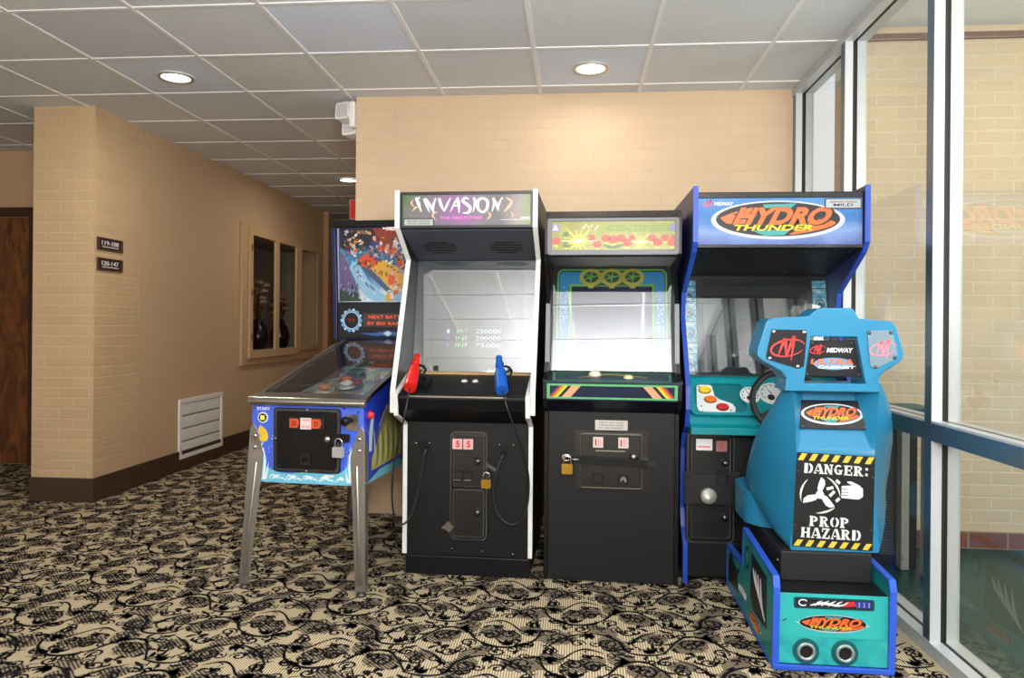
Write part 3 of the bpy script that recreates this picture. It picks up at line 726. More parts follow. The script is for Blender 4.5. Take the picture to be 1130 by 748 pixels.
b.prism(Fr((0, 0, 0), (0, 1, 0), (0, 0, 1)), [(.165, .932), (.272, 1.495), (-.06, 1.605), (-.085, 1.612), (-.085, 1.770), (.73, 1.770), (.73, .932)], -Wu, Wu)
b.build('cabinet_body', mat('dark_grey_hood', (44, 47, 54), .45, var=.1), A, bevel=.002)
# control panel top, edge and buttons
Fc = slope(-.167, .853, .16, .9305)
b = MB(); b.rect(Fc, -Wb, .004, Wb, .330, .0005, .006); cp = b.build('control_panel', BLACK2, A, bevel=.002)
bolt(Fc, -.022, .20, .016, 'start_button', A, PLASTW, .0065); bolt(Fc, .030, .20, .016, 'start_button', A, PLASTW, .0065)
b = MB(); b.box(-.235, -.1705, .846, .20, -.1660, .853); b.build('edge_wear_strip', STEEL, A)
b = MB(); b.rect(Fc, -Wb+.03, .300, Wb, .326, .0065, .016); b.build('glass_ledge', mat('bare_wood_strip', (196, 160, 112), .6, var=.15, scale=20), A, bevel=.002)
# screen
Fg = slope(.165, .936, .270, 1.490)
GL = math.hypot(.105, .554)
b = MB(); b.rect(Fg, -Wu+.002, .005, Wu-.002, GL-.01, -.001, .001); b.build('bezel', mat('grey_bezel_card', (70, 76, 80), .6, var=.05), A)
b = MB(); b.rrect(Fg, -.225, .075, .235, GL-.06, .012, .0012, .0022); scr = b.build('screen', mat('grey_tube', (60, 64, 66), .15, var=.05), A)
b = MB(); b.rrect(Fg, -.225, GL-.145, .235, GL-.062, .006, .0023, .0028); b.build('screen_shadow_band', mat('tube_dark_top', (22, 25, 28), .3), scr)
TXC = [mat('score_white', (220, 235, 230), .5, emit=.25), mat('score_green', (120, 225, 130), .5, emit=.25), mat('score_violet', (150, 140, 230), .5, emit=.2)]
for k, (a1, a2, a3) in enumerate((('1', 'JAY', '250000'), ('4', 'INF', '200000'), ('5', 'INF', '75000'))):
    y = .205-k*.035; b = MB()
    
    for t_, x_, w_, m_ in ((a1, -.135, .014, 2 if k else 0), (a2, -.065, .062, 1), (a3, .065, .125, 0)):
        b = MB(); b.text(Fg, t_, x_, y, w_, .020, .003, .0034); b.build('score_text', TXC[m_], scr)
b = MB(); b.rect(Fg, -Wu+.001, .002, Wu-.001, GL-.004, .012, .016); b.build('screen_glass', glass_mat('arcade_glass', (.93, .96, .98), .27, 1.0, .02), A)
# speaker panel under the marquee
Fs = slope(.272, 1.4945, -.06, 1.6045); SL = math.hypot(.332, .110)
b = MB(); b.rect(Fs, -Wu+.001, .01, Wu-.001, SL, .0005, .006); sp_ = b.build('speaker_panel', mat('slate_panel', (66, 72, 84), .5, var=.06), A)
for cx in (-.16, .16):
    b = MB()
    for k in range(5):
        ww = .078 if k in (1, 2, 3) else .05
        b.rrect(Fs, cx-ww, .10+k*.028, cx+ww, .112+k*.028, .005, .006, .0072)
    b.build('speaker_slots', DEEP, sp_)
# marquee
Fm = Fr((0, -.0885, 1.612)); MW, MH = Wu-.004, .153
ma = grad_mat('shooter_marquee_art', [(0, (84, 110, 74)), (.12, (110, 112, 108)), (.30, (122, 104, 126)), (.46, (140, 96, 146)), (.60, (120, 110, 124)), (.74, (100, 98, 100)), (.88, (150, 140, 140)), (1, (140, 150, 112))], 0, -MW, MW, .25, .25, 9)
b = MB(); b.rect(Fm, -MW, .004, MW, MH, .0, .002); mq = b.build('marquee', ma, A)
b = MB(); b.prism(Fm, [(-MW, -.004), (MW, -.004), (MW, .160), (-MW, .160)], .0005, .006, [[(-MW+.010, .008), (MW-.008, .008), (MW-.008, .146), (-MW+.010, .146)]]); b.build('marquee_frame', SATIN, A, bevel=.001)
def IM(px_, py_): return ((px_-565)*.1504*.00405, .1415-(py_-55)*.1504*.00388)      # marquee crop units to metres
b = MB(); K = .1504*.004
def ink(pts, w, m=0, k=5):
    b.mi = m; b.ribbon(Fm, smooth([IM(*p) for p in pts], k), [x*K for x in w], .0022, .0030)
ink([(185, 70), (205, 112), (228, 182)], [16, 26, 3]); ink([(175, 72), (215, 68), (190, 78)], [3, 12, 3])
ink([(165, 85), (150, 110), (172, 138)], [4, 14, 5], 1); ink([(205, 138), (182, 145), (158, 172)], [4, 16, 2], 1)
ink([(248, 74), (268, 130), (292, 186)], [20, 18, 2]); ink([(256, 72), (288, 120), (322, 188)], [12, 24, 6]); ink([(322, 188), (318, 130), (336, 72)], [6, 18, 10])
ink([(362, 74), (378, 130), (402, 178)], [20, 22, 6]); ink([(402, 178), (420, 130), (448, 72)], [6, 18, 8])
ink([(502, 70), (476, 120), (446, 180)], [14, 16, 2]); ink([(500, 70), (510, 125), (514, 192)], [16, 24, 3]); ink([(470, 138), (495, 132), (520, 138)], [4, 10, 4])
ink([(588, 82), (556, 74), (540, 98), (568, 120), (596, 150), (586, 184), (540, 190)], [4, 18, 22, 22, 24, 20, 3])
ink([(622, 72), (634, 110), (618, 186)], [18, 22, 2])
ink([(688, 76), (656, 96), (656, 156), (690, 184), (722, 156), (724, 98), (688, 76)], [16, 22, 20, 16, 20, 22, 16])
ink([(768, 74), (776, 120), (758, 184)], [14, 20, 2]); ink([(772, 76), (790, 120), (806, 176)], [10, 20, 6]); ink([(806, 176), (812, 120), (838, 72)], [6, 16, 8])
ink([(862, 74), (905, 104), (880, 150), (848, 186)], [4, 20, 20, 2], 1)
ink([(348, 178), (316, 196), (320, 224), (338, 244)], [3, 16, 12, 2], 1); ink([(728, 184), (748, 206), (738, 228), (722, 246)], [3, 16, 12, 2], 1); ink([(898, 184), (916, 206), (904, 230)], [3, 12, 2], 1)
b.mi = 2; x0, y0 = IM(528, 226); b.text(Fm, 'THE ABDUCTORS', x0, y0, 325*K, 20*K, .0022, .0030, .2, .012)
b.mi = 0; x0, y0 = IM(935, 242); b.rect(Fm, x0-112*K, y0-.002, x0+112*K, y0-.0002, .0022, .0028); b.rect(Fm, x0+42*K, y0+.004, x0+108*K, y0+.010, .0022, .0028)
b.build('lettering', [WHITE, mat('claw_peach', (232, 176, 140), .4), mat('hot_pink', (246, 110, 214), .4)], mq)
b = MB(); x0, y0 = IM(90, 292); x1, y1 = IM(324, 228); b.mi = 0; b.rect(Fm, x0, y0, x1, y1, .0022, .0032); b.mi = 1; b.rect(Fm, x0+.005, y0+.005, x1-.005, y1-.005, .0032, .0036)
b.mi = 0; b.text(Fm, 'LIFE-LIKE VIOLENCE', (x0+x1)/2, y1-.013, .105, .007, .0036, .0042); b.text(Fm, 'STRONG / ANIMATED', (x0+x1)/2, y1-.024, .105, .007, .0036, .0042)
b.build('advisory_label', [mat('label_black', (40, 42, 44), .5), mat('label_grey', (168, 174, 176), .5)], mq)
# front: coin door  (measured on the front plane)
Ff = Fr((0, .0115, 0))
def I(u, v): return ((u-514.)*.00420, 1.16-(v-362.3)*.00420)
b = MB(); x0, z1 = I(494, 477.5); x1, z0 = I(537, 599)
b.prism(Ff, rr(x0, z0, x1, z1, .03), .0, .012, [rr(x0+.013, z0+.013, x1-.013, z1-.013, .022)]); cd = b.build('coin_door_frame', SATIN, A, bevel=.004)
xm0, zm0 = I(494, 541); zs = zm0
highlight_ring(Ff, x0+.006, z0+.006, x1-.006, z1-.006, .025, .012, cd)
b = MB(); b.rrect(Ff, x0+.014, zs+.006, x1-.014, z1-.014, .016, .0, .009)
b.ribbon(Ff, [(x0+.02, zs+.010), (x1-.06, zs+.006)], .006, .009, .0115); b.ribbon(Ff, [(x0+.022, z1-.022), (x1-.04, z1-.022)], .005, .009, .011)
d1 = b.build('coin_door', SATIN, A, bevel=.002); highlight_ring(Ff, x0+.019, zs+.011, x1-.019, z1-.019, .013, .009, d1)
b = MB(); b.rrect(Ff, x0+.014, z0+.014, x1-.014, zs-.002, .016, .0, .009); d2 = b.build('cash_door', SATIN, A, bevel=.002); highlight_ring(Ff, x0+.019, z0+.019, x1-.019, zs-.007, .013, .009, d2)
CR = mat('coin_window_pink', (232, 176, 176), .3, var=.1); CRD = mat('coin_window_red', (190, 40, 44), .3, emit=.15)
for u in (502.7, 514.8):
    a, z = I(u, 492); b = MB(); b.mi = 0; b.rrect(Ff, a-.023, z-.024, a+.023, z+.024, .003, .009, .014); b.mi = 1; b.text(Ff, '5', a+.002, z, .018, .030, .014, .0148, 0, .03); b.build('coin_slot', [CR, CRD], d1)
for u in (502.7, 514.8):
    a, z = I(u, 527.5); b = MB(); b.mi = 0; b.prism(Ff, rr(a-.024, z-.026, a+.024, z+.024, .003), .009, .0125, [rr(a-.020, z-.020, a+.020, z+.019, .002)]); b.mi = 1; b.rect(Ff, a-.019, z-.021, a+.018, z-.017, .0095, .0128); b.build('coin_return', [BLACK2, CHROME], d1)
for v, par in ((510.5, d1), (567, d2)):
    a, z = I(525.5, v); b = MB(); b.lathe(Ff, a, z, [(.018, .009), (.018, .014), (.011, .020), (.011, .022)], 18); b.mi = 1; b.rect(Ff, a-.0015, z-.006, a+.0015, z+.006, .022, .0226); b.build('key_lock', [STEEL, BLACK2], par)
# hasp and latch tag
a, z = I(492, 583); b = MB(); b.rrect(Ff.sub(a, z, 0, R(-40)), -.012, -.018, .028, .018, .004, .012, .016); b.build('latch_tag', STEEL, A); bolt(Ff, a-.022, z-.016, .012, 'latch_bolt', A, DKSTEEL, .0005)
a, z = I(540, 516); b = MB(); b.rrect(Ff.sub(a, z, 0, R(-30)), -.022, -.009, .030, .009, .004, .012, .018); b.build('hasp', DKSTEEL, A)
pl_ = A.matrix_world
def loc_of(par, loc, rz, p):
    q = Matrix.Rotation(rz, 3, 'Z') @ Vector(p); return loc+q
px_, pz_ = I(535.8, 524.5)
padlock('padlock', 'brass padlock hanging beside the coin door of the white-trimmed cabinet', loc_of(A, INV_LOC, INV_RZ, (px_, -.016, pz_+.008)), INV_RZ, BRASS, 1.12)
# cable plates
for u in (463, 557):
    a, z = I(u, 495); b = MB(); b.rect(Ff, a-.042, z-.028, a+.042, z+.018, .0, .003); b.ribbon(Ff, [(a-.045, z+.020), (a+.045, z+.019)], .003, .003, .0045); cpz = b.build('cable_plate', BLACK2, A)
    for q in (-.032, .032): bolt(Ff, a+q, z+.012, .004, 'screw', cpz, CHROME, .003)
for k in range(8):
    a, z = I(446+17*k, 606+.9*k); 
    if k in (0, 3, 5, 7): bolt(Ff, a, z, .0032, 'screw', A, CHROME, .0)
# light guns in their rests
def gun(label, m, butt, tip, cord, plug):
    """butt / mid / tip points in the room; the gun lies back in its rest with the barrel up"""
    g = thing('light_gun', label, 'light gun', butt, 0, 'tethered light guns')
    P = [Vector(p)-butt for p in (butt, butt.lerp(tip, .40), butt.lerp(tip, .58), butt.lerp(tip, .60), butt.lerp(tip, .68), butt.lerp(tip, .70), butt.lerp(tip, .79), butt.lerp(tip, .81), butt.lerp(tip, 1.))]
    b = MB(); b.tube(P, [.030, .0275, .0235, .0150, .0150, .0195, .0195, .0145, .0145], 14)
    b.tube([P[0]+Vector((0, 0, -.001)), P[0]+(P[0]-P[1]).normalized()*.006], [.029, .028], 14); g1 = b.build('gun_body', m, g); g1.data.set_sharp_from_angle(angle=R(38))
    b = MB(); b.tube([P[8], P[8]+(P[8]-P[7]).normalized()*.002], .009, 12); b.build('muzzle', DEEP, g1)
    ax = (P[8]-P[0]).normalized(); sd = Vector((.9, .3, .1)); sd = (sd-ax*sd.dot(ax)).normalized()
    b = MB(); q = P[1]; b.tube([q+sd*.02, q+sd*.045+ax*.004, q+sd*.052+ax*.03, q+sd*.040+ax*.055, q+sd*.018+ax*.06], .0055, 8)
    b.tube([q+sd*.018+ax*.03, q+sd*.034+ax*.024], [.007, .004], 8); b.build('trigger_guard', BLACK2, g)
    b = MB(); b.tube(smooth([tuple(Vector(c)-butt) for c in cord], 6), .0042, 8); b.build('cord', RUBBER, g)
    b = MB(); e = Vector(cord[-1])-butt; dv = Vector(plug); b.tube([e, e+dv*.5, e+dv], [.006, .011, .012], 10); b.build('strain_relief', RUBBER, g)
    return g
gun('red light gun resting at the left of the control panel of the white-trimmed cabinet', RED, at(452.5, 427, 3.22), at(461, 392, 3.37),
    [at(452, 428, 3.22), at(448.5, 448, 3.17), at(444, 470, 3.18), at(437, 500, 3.24), at(433, 530, 3.28), at(433.5, 560, 3.33), at(440, 579, 3.355), at(453, 570, 3.365), at(462, 538, 3.37), at(467, 508, 3.375), at(468, 501, 3.378)], (.004, .032, .022))
gun('blue light gun resting at the right of the control panel of the white-trimmed cabinet', BLUEP, at(554, 430, 3.21), at(550.5, 394, 3.34),
    [at(554.5, 430, 3.21), at(559, 448, 3.16), at(567, 470, 3.20), at(577, 498, 3.29), at(583.5, 528, 3.345), at(581.5, 560, 3.355), at(571, 577, 3.36), at(559, 577, 3.36), at(548, 565, 3.36), at(544, 544, 3.36), at(547.5, 522, 3.36), at(553.5, 506, 3.37)], (.006, .032, .018))
for a_, sh in ((-.225, .012), (.155, .0)):
    b = MB(); b.prism(Fc, rr(a_-.022+sh, .10, a_+.042+sh, .19, .012), .0065, .030, [rr(a_-.006+sh, .118, a_+.024+sh, .172, .008)]); b.build('gun_rest', BLACK2, A, bevel=.003)

# ================================================================== ARCADE CABINET 2 (black, yellow-green marquee)
CEN_LOC = Vector((.168, 3.385, 0)); CEN_RZ = R(-2.2)
B = thing('arcade_cabinet', 'black upright arcade cabinet with yellow-green mushroom marquee and blue screen border', 'arcade cabinet', CEN_LOC, CEN_RZ, 'arcade cabinets along the back wall')
W = .303
cpoly = [(.0, .004), (.0, .775), (-.085, .80), (-.115, .845), (-.118, .93), (-.03, .965), (.01, 1.0), (.05, 1.27), (.14, 1.40), (-.035, 1.475), (-.062, 1.49), (-.062, 1.655), (-.02, 1.684)]
for s in (-1, 1):
    xa, xb = sorted((s*W, s*(W-.018)))
    side_panel(B, xa, xb, cpoly+[(.66, 1.684), (.66, .004)], BLACK2)
    edge_trim(B, xa-.001, xb+.001, [(-.045, .96), (.01, 1.0), (.05, 1.27)], mat('grey_strip', (96, 96, 98), .4, .5), .003)
Wc = W-.0185
b = MB(); b.prism(Fr((0, 0, 0), (0, 1, 0), (0, 0, 1)), [(.004, .005), (.004, .78), (-.10, .842), (-.112, .918), (.098, .951), (.232, 1.462), (-.045, 1.484), (-.05, 1.652), (-.02, 1.676), (.65, 1.676), (.65, .005)], -Wc, Wc)
b.build('cabinet_body', mat('worn_black_panel', (27, 27, 28), .5, spec=.3, var=.22, scale=7, bump=.08, bscale=220), B, bevel=.002)
Fu = slope(.230, 1.4605, -.045, 1.4825)
b = MB(); b.rect(Fu, -Wc, .004, Wc, math.hypot(.275, .022)-.004, .0005, .003); b.build('hood_underside', mat('hood_navy_black', (10, 16, 20), .6, spec=.15), B)
# marquee
Fm = Fr((0, -.054, 1.487)); MW, MH = W-.012, .165
b = MB(); b.prism(Fm, rr(-MW, 0, MW, MH, .012), .0, .012, [rr(-MW+.018, .022, MW-.018, MH-.014, .008)]); b.build('marquee_frame', mat('grey_frame', (104, 107, 110), .45), B, bevel=.003)
b = MB(); b.box(-W, -.066, 1.640, W, -.03, 1.690); 
b = MB(); b.prism(Fr((0, 0, 0), (0, 1, 0), (0, 0, 1)), [(-.066, 1.655), (-.03, 1.688), (.05, 1.688), (.05, 1.6845), (-.02, 1.6845), (-.0625, 1.6555)], -W, W); b.build('top_moulding', mat('brown_black', (66, 58, 54), .4), B, bevel=.002)
for a in (-.29, -.02, .20, .28): bolt(Fr((0, -.067, 1.655), (1, 0, 0), (0, .036, .033)), a, .02, .004, 'screw', B, BLACK2, .0)
ART_Y = mat('insect_art_yellow', (140, 138, 42), .35, var=.35, scale=22)
b = MB(); b.rect(Fm, -MW+.016, .020, MW-.016, MH-.012, .0005, .003); mq = b.build('marquee', ART_Y, B)
def CM(x, y): return ((x-555)*.146*.00405, MH-(y-40)*.146*.00402)
b = MB(); K2 = .146*.004
MR = [mat('insect_red', (196, 74, 56), .4, var=.15, scale=60), mat('insect_green', (78, 112, 50), .4, var=.15), mat('insect_glow', (246, 206, 40), .35), mat('insect_white', (250, 246, 200), .4), mat('insect_violet', (126, 112, 168), .4), mat('insect_lime', (136, 148, 54), .4)]
b.mi = 5; b.prism(Fm, [CM(470, 84), CM(1000, 84), CM(1000, 150), CM(430, 150)], .003, .0034)
for i, (x, y, r) in enumerate(((128, 215, 36), (200, 165, 24), (205, 245, 26), (395, 190, 30), (440, 240, 34), (505, 195, 36), (560, 205, 38), (620, 195, 36), (665, 230, 36), (700, 190, 26), (850, 195, 34), (890, 228, 36), (945, 195, 32), (995, 232, 34), (1005, 190, 22))):
    b.mi = 1 if i in (1, 2) else 0
    xa, ya = CM(x, y); rr_ = r*K2; b.disc(Fm, xa, ya, rr_, .0034, .0040, 16, rr_*.85)
    b.mi = 2; b.disc(Fm, xa, ya-rr_*.75, rr_*.5, .0033, .0038, 10, rr_*.5)
    b.mi = 1; b.ribbon(Fm, ell(xa, ya, rr_*.62, rr_*.5, 14, .4, 2.8, False), .0025, .0040, .0044)
b.mi = 1; b.ribbon(Fm, smooth([CM(490, 245), CM(550, 265), CM(630, 245)], 5), .012, .0034, .0041)
for (x, y, r, nr) in ((298, 214, 60, 12), (765, 224, 36, 12)):
    xa, ya = CM(x, y); b.mi = 2; b.disc(Fm, xa, ya, r*K2*.85, .0040, .0045, 18)
    for k in range(nr):
        a = 2*PI*k/nr+.26; L_ = r*K2*(2.4 if k % 3 == 1 else 1.5)
        yt = max(.022, min(MH-.014, ya+L_*math.sin(a))); L2 = L_ if abs(math.sin(a)) < .05 else min(L_, abs((yt-ya)/math.sin(a)))
        b.ribbon(Fm, [(xa, ya), (xa+L2*math.cos(a), ya+L2*math.sin(a))], [r*K2*.34, .001], .0042, .0046)
    b.mi = 3; b.disc(Fm, xa, ya, r*K2*.32, .0046, .0050, 14)
    b.ribbon(Fm, [(xa-r*K2*2.4, ya), (xa, ya), (xa+r*K2*2.6, ya)], [.0005, .006, .0005], .0046, .0049)
b.mi = 4; xa, ya = CM(122, 115); b.rrect(Fm, xa-.020, ya-.016, xa+.020, ya+.016, .004, .0035, .0042)
xa2, ya2 = CM(1003, 118); b.rrect(Fm, xa2-.014, ya2-.014, xa2+.014, ya2+.014, .004, .0035, .0042)
b.mi = 3; b.ribbon(Fm, [(xa, ya-.011), (xa, ya+.012)], .004, .0042, .0047)
for s in (-1, 1): b.ribbon(Fm, smooth([(xa+s*.004, ya+.012), (xa+s*.005, ya-.001), (xa+s*.013, ya-.011)], 4), .0035, .0042, .0047)
for k, (x, y) in enumerate(((335, 118), (352, 100), (376, 112), (398, 100), (425, 128), (440, 110))):
    x1, y1 = CM(x, y); b.ribbon(Fm, [(x1-.005, y1-.006), (x1, y1+.004), (x1+.006, y1+.007)], [.001, .006, .001], .0046, .0050)
b.mi = 1; b.text(Fm, 'CENTIPEDE', *CM(750, 118), 480*K2, 44*K2, .0034, .0040, .1, .015)
b.mi = 5; b.text(Fm, 'CENTIPEDE', *CM(750, 118), 474*K2, 36*K2, .0040, .0044, .1, -.004)
b.build('marquee_art', MR, mq)
# bezel with artwork
Fg = slope(.098, .953, .232, 1.464); GL = math.hypot(.134, .511)
b = MB(); b.rect(Fg, -Wc+.001, .004, Wc-.001, GL-.004, .001, .002); bz = b.build('bezel', mat('bezel_black', (12, 20, 18), .4), B)
GRN = mat('bezel_green', (96, 176, 60), .4); AQUA = mat('bezel_blue', (10, 136, 190), .4, var=.12, scale=30)
b = MB(); b.mi = 0; b.prism(Fg, rr(-.262, .02, .262, GL-.02, .03), .0022, .0030, [rr(-.254, .028, .254, GL-.028, .025)])
b.mi = 1; b.prism(Fg, rr(-.250, .03, .250, GL-.034, .02), .0022, .0028, [rr(-.206, .09, .206, GL-.100, .008)])
b.mi = 0; b.prism(Fg, rr(-.204, .088, .204, GL-.096, .010), .0022, .0032, [rr(-.192, .10, .192, GL-.108, .004)])
b.mi = 2; b.rect(Fg, -.10, GL-.105, .10, GL-.03, .0028, .0032)
for cx in (-.10, 0, .10):
    b.mi = 3; b.disc(Fg, cx, GL-.062, .056, .0032, .0038, 20, .044); b.mi = 2; b.disc(Fg, cx, GL-.062, .036, .0038, .0044, 18, .028)
    b.mi = 0
    for k in range(5): b.ribbon(Fg, [(cx, GL-.062), (cx+.045*math.cos(k*1.1+.3), GL-.062+.034*math.sin(k*1.1+.3))], [.010, .002], .0044, .0048)
    b.mi = 3; b.rrect(Fg, cx-.014, GL-.118, cx+.014, GL-.090, .006, .0038, .0044)
rng = random.Random(5)
b.mi = 4
for s in (-1, 1):
    for k in range(90):
        x = s*rng.uniform(.212, .247); y = rng.triangular(.18, .42, .28); b.disc(Fg, x, y, rng.uniform(.0012, .0028), .0029, .0033, 6)
b.mi = 4
for k in range(4): b.disc(Fg, -.17+k*.03, .060, .006, .0028, .0034, 8)
b.text(Fg, 'WATCH OUT FOR SPIDERS', .11, .060, .20, .010, .0028, .0034)
b.mi = 0; b.disc(Fg, 0, .055, .04, .0028, .0033, 18, .022)
for k in range(6): b.ribbon(Fg, smooth([(.205, .07), (.185+.01*k, .095+.004*k), (.155+.014*k, .085+.012*k)], 4), [.002, .008, .001], .0033, .0038)
b.build('bezel_art', [GRN, AQUA, mat('bezel_dark_green', (22, 62, 34), .4), mat('bezel_yellow', (178, 168, 40), .4), mat('bezel_white', (214, 236, 230), .4)], bz)
b = MB(); b.rrect(Fg, -.190, .102, .190, GL-.110, .006, .0022, .0030); sc_ = b.build('screen', mat('tube_navy', (14, 22, 66), .15, var=.08), B)
b = MB(); b.text(Fg, '15880', -.075, .462, .05, .014, .0032, .0036); b.text(Fg, 'HIGH', -.065, .44, .05, .012, .0032, .0036); b.build('score_text', mat('score_dim', (90, 120, 190), .5, emit=.2), sc_)
b = MB(); b.rect(Fg, -Wc+.0005, .002, Wc-.0005, GL-.002, .014, .018); b.build('screen_glass', glass_mat('arcade_glass_clear', (.95, .97, .98), .26, 1.0, .012), B)
# control panel
Fc = slope(-.116, .9195, .098, .9525)
NAVY = mat('panel_navy', (22, 34, 62), .35, var=.1)
b = MB(); b.rect(Fc, -Wc, .002, Wc, .212, .0005, .003); cp = b.build('control_panel', NAVY, B)
b = MB(); b.mi = 0; b.prism(Fc, [(-.26, .02), (.26, .02), (.27, .19), (-.27, .19)], .003, .0036, [[(-.25, .027), (.25, .027), (.26, .182), (-.26, .182)]])
b.mi = 1; b.ribbon(Fc, smooth([(-.15, .07), (-.02, .15), (.12, .11), (.16, .07)], 5), [.01, .022, .02, .004], .0036, .0042)
b.mi = 2; b.ribbon(Fc, smooth([(-.03, .035), (.05, .045), (.13, .04)], 5), .016, .0036, .0042)
b.build('panel_art', [mat('panel_green', (92, 170, 110), .4), mat('panel_gold', (176, 150, 70), .4), mat('panel_blue', (34, 84, 140), .4)], cp)
b = MB(); b.dome(Fc, -.075, .13, .030, .003, .026, 18, 5); b.build('trackball', mat('ball_white', (236, 226, 206), .2, coat=.5), B)
b = MB(); b.lathe(Fc, .075, .085, [(.022, .003), (.022, .007), (.018, .010), (.016, .016)], 16); b.build('fire_button', mat('button_cream', (246, 226, 170), .3), B)
Fp = slope(-.1035, .842, -.1155, .918)
b = MB(); b.rect(Fp, -W+.004, -.004, W-.004, .082, .0005, .004); fa = b.build('panel_front', NAVY, B, bevel=.002)
b = MB(); b.mi = 0; b.prism(Fp, [(-.285, .004), (.285, .004), (.285, .072), (-.285, .072)], .0042, .0050, [[(-.272, .012), (.272, .012), (.272, .063), (-.272, .063)]])
for s in (-1, 1):
    def q(x0, x1, y0=.012, y1=.063, sk=.045): return [(s*x0, y0), (s*x1, y0), (s*(x1-sk if x1-sk > 0 else x1), y1), (s*(x0-sk), y1)] if s < 0 else [(s*x0, y0), (s*x1, y0), (s*(x1-sk), y1), (s*(x0-sk), y1)]
    for m_, x0, x1 in ((1, .165, .205), (2, .222, .236), (3, .236, .247), (4, .247, .256), (5, .256, .262)):
        b.mi = m_; pts = q(x0+.015, x1+.015); b.prism(Fp, pts, .0042, .0050)
b.build('panel_art', [mat('stripe_green', (104, 186, 122), .4), mat('stripe_peach', (226, 168, 128), .4), mat('stripe_yellow', (240, 214, 60), .4), mat('stripe_orange', (236, 140, 50), .4), mat('stripe_red', (206, 66, 46), .4), mat('stripe_violet', (110, 70, 110), .4)], fa)
for s in (-1, 1): bolt(Fr((s*W, 0, 0), (0, s, 0), (0, 0, 1)), s*(-.095), .922, .010, 'panel_bolt', B, CHROME, .0)
b = MB(); b.prism(Fr((0, 0, 0), (0, 1, 0), (0, 0, 1)), [(.003, .776), (-.104, .838), (-.100, .842), (.003, .7805)], -Wc, Wc); b.build('panel_underside', mat('underside_navy', (10, 14, 34), .4), B)
# coin door
Ff = Fr((0, .0035, 0))
def I(u, v): return ((u-673.5-(v-460)*.004)*.00414, 1.16-(v-363.5-(u-675)*.055)*.00414)
x0, z1 = I(634, 474); x1, z0 = I(714, 542)
xa, z1 = I(674, 477); xa, z0 = I(674, 541)
b = MB(); b.rect(Ff, x0, z0, x1, z1, 0, .003); b.ribbon(Ff, [(x0, z1+.003), (x1, z1+.003)], .004, .003, .0045); b.build('door_plate', SATIN, B)
x0, x1 = -.143, .143; z1 -= .008; z0 += .004
b = MB(); b.prism(Ff, rr(x0, z0, x1, z1, .014), .003, .012, [rr(x0+.010, z0+.010, x1-.010, z1-.010, .010)]); b.build('coin_door_frame', SATIN, B, bevel=.003)
b = MB(); b.rrect(Ff, x0+.011, z0+.011, x1-.011, z1-.011, .008, .003, .008); cd = b.build('coin_door', SATIN, B, bevel=.001); highlight_ring(Ff, x0+.005, z0+.005, x1-.005, z1-.005, .011, .012, cd)
for (za, zb) in ((z1-.005, z1-.003), (z0+.004, z0+.0075)):
    b = MB(); b.rect(Ff, x0+.012, za, x1-.012, zb, .0122, .0135); b.build('edge_highlight', STEEL, cd)  # bright strips laid on as highlights of the frame edges
for a in (-.058, .056):
    z = z1-.042; b = MB(); b.mi = 0; b.rrect(Ff, a-.023, z-.024, a+.023, z+.024, .003, .008, .013); b.mi = 1; b.rrect(Ff, a-.013, z-.017, a+.012, z+.017, .002, .013, .0136); b.mi = 2; b.rect(Ff, a-.013, z-.014, a-.009, z+.014, .0136, .0142); b.build('coin_slot', [mat('coin_window_cream', (220, 206, 196), .3), CR, BLACK2], cd)
    z = z0+.046; b = MB(); b.mi = 0; b.prism(Ff, rr(a-.025, z-.024, a+.025, z+.026, .003), .008, .0125, [rr(a-.019, z-.018, a+.019, z+.020, .002)]); b.mi = 1
    if a > 0: b.ribbon(Ff, smooth([(a-.012, z-.008), (a+.002, z+.006), (a+.012, z-.010)], 4), [.006, .012, .008], .0085, .0100)
    b.build('coin_return', [BLACK2, CHROME], cd)
b = MB(); b.rrect(Ff, -.070, z1-.083, .066, z1-.078, .002, .008, .0105); b.build('slot_strip', STEEL, cd)
b = MB(); b.lathe(Ff, .102, z1-.105, [(.019, .008), (.019, .016), (.013, .020), (.012, .022)], 18); b.build('key_lock', STEEL, cd)
zb = (z0+z1)/2+.000
bar = Ff.sub(0, zb, 0, R(-2.5))
b = MB(); b.rrect(bar, -.155, -.016, .160, .016, .004, .023, .029); b.build('lock_bar', BLACK2, B, bevel=.001)
b = MB(); b.rrect(bar, .142, -.022, .170, .022, .004, .0035, .022); b.rrect(bar, .170, -.010, .205, .012, .004, .003, .010); b.build('bar_hinge', SATIN, B, bevel=.002)
b = MB(); b.tube([bar.p(-.142, 0, .004), bar.p(-.150, .0, .034), bar.p(-.175, .0, .034), bar.p(-.182, 0, .004)], .0055, 8); b.tube([bar.p(-.20+.02*math.cos(t*PI/4), .004+.014*math.sin(t*PI/4), .022) for t in range(8)], .004, 8, True); b.build('staple', CHROME, B)
padlock('padlock', 'brass padlock at the left of the lock bar on the mushroom marquee cabinet', loc_of(B, CEN_LOC, CEN_RZ, (-.196, -.026, zb+.018)), CEN_RZ, BRASS, 1.25)
b = MB(); b.mi = 0; b.rect(Ff, -.072, z1+.013, .075, z1+.058, .0, .001); b.mi = 1
for k in range(3): b.text(Ff, ('USE OF ANY COIN', 'LICENSED ONLY FOR USE', 'IN THIS CABINET')[k], 0, z1+.047-k*.012, .11, .007, .001, .0014)
b.build('serial_plate', [mat('plate_silver', (196, 194, 188), .35, .3), mat('plate_print', (60, 58, 56), .5)], B)
for zz in (z1+.008, z0-.010): bolt(Ff, 0, zz, .005, 'screw', B, BLACK2, .003)

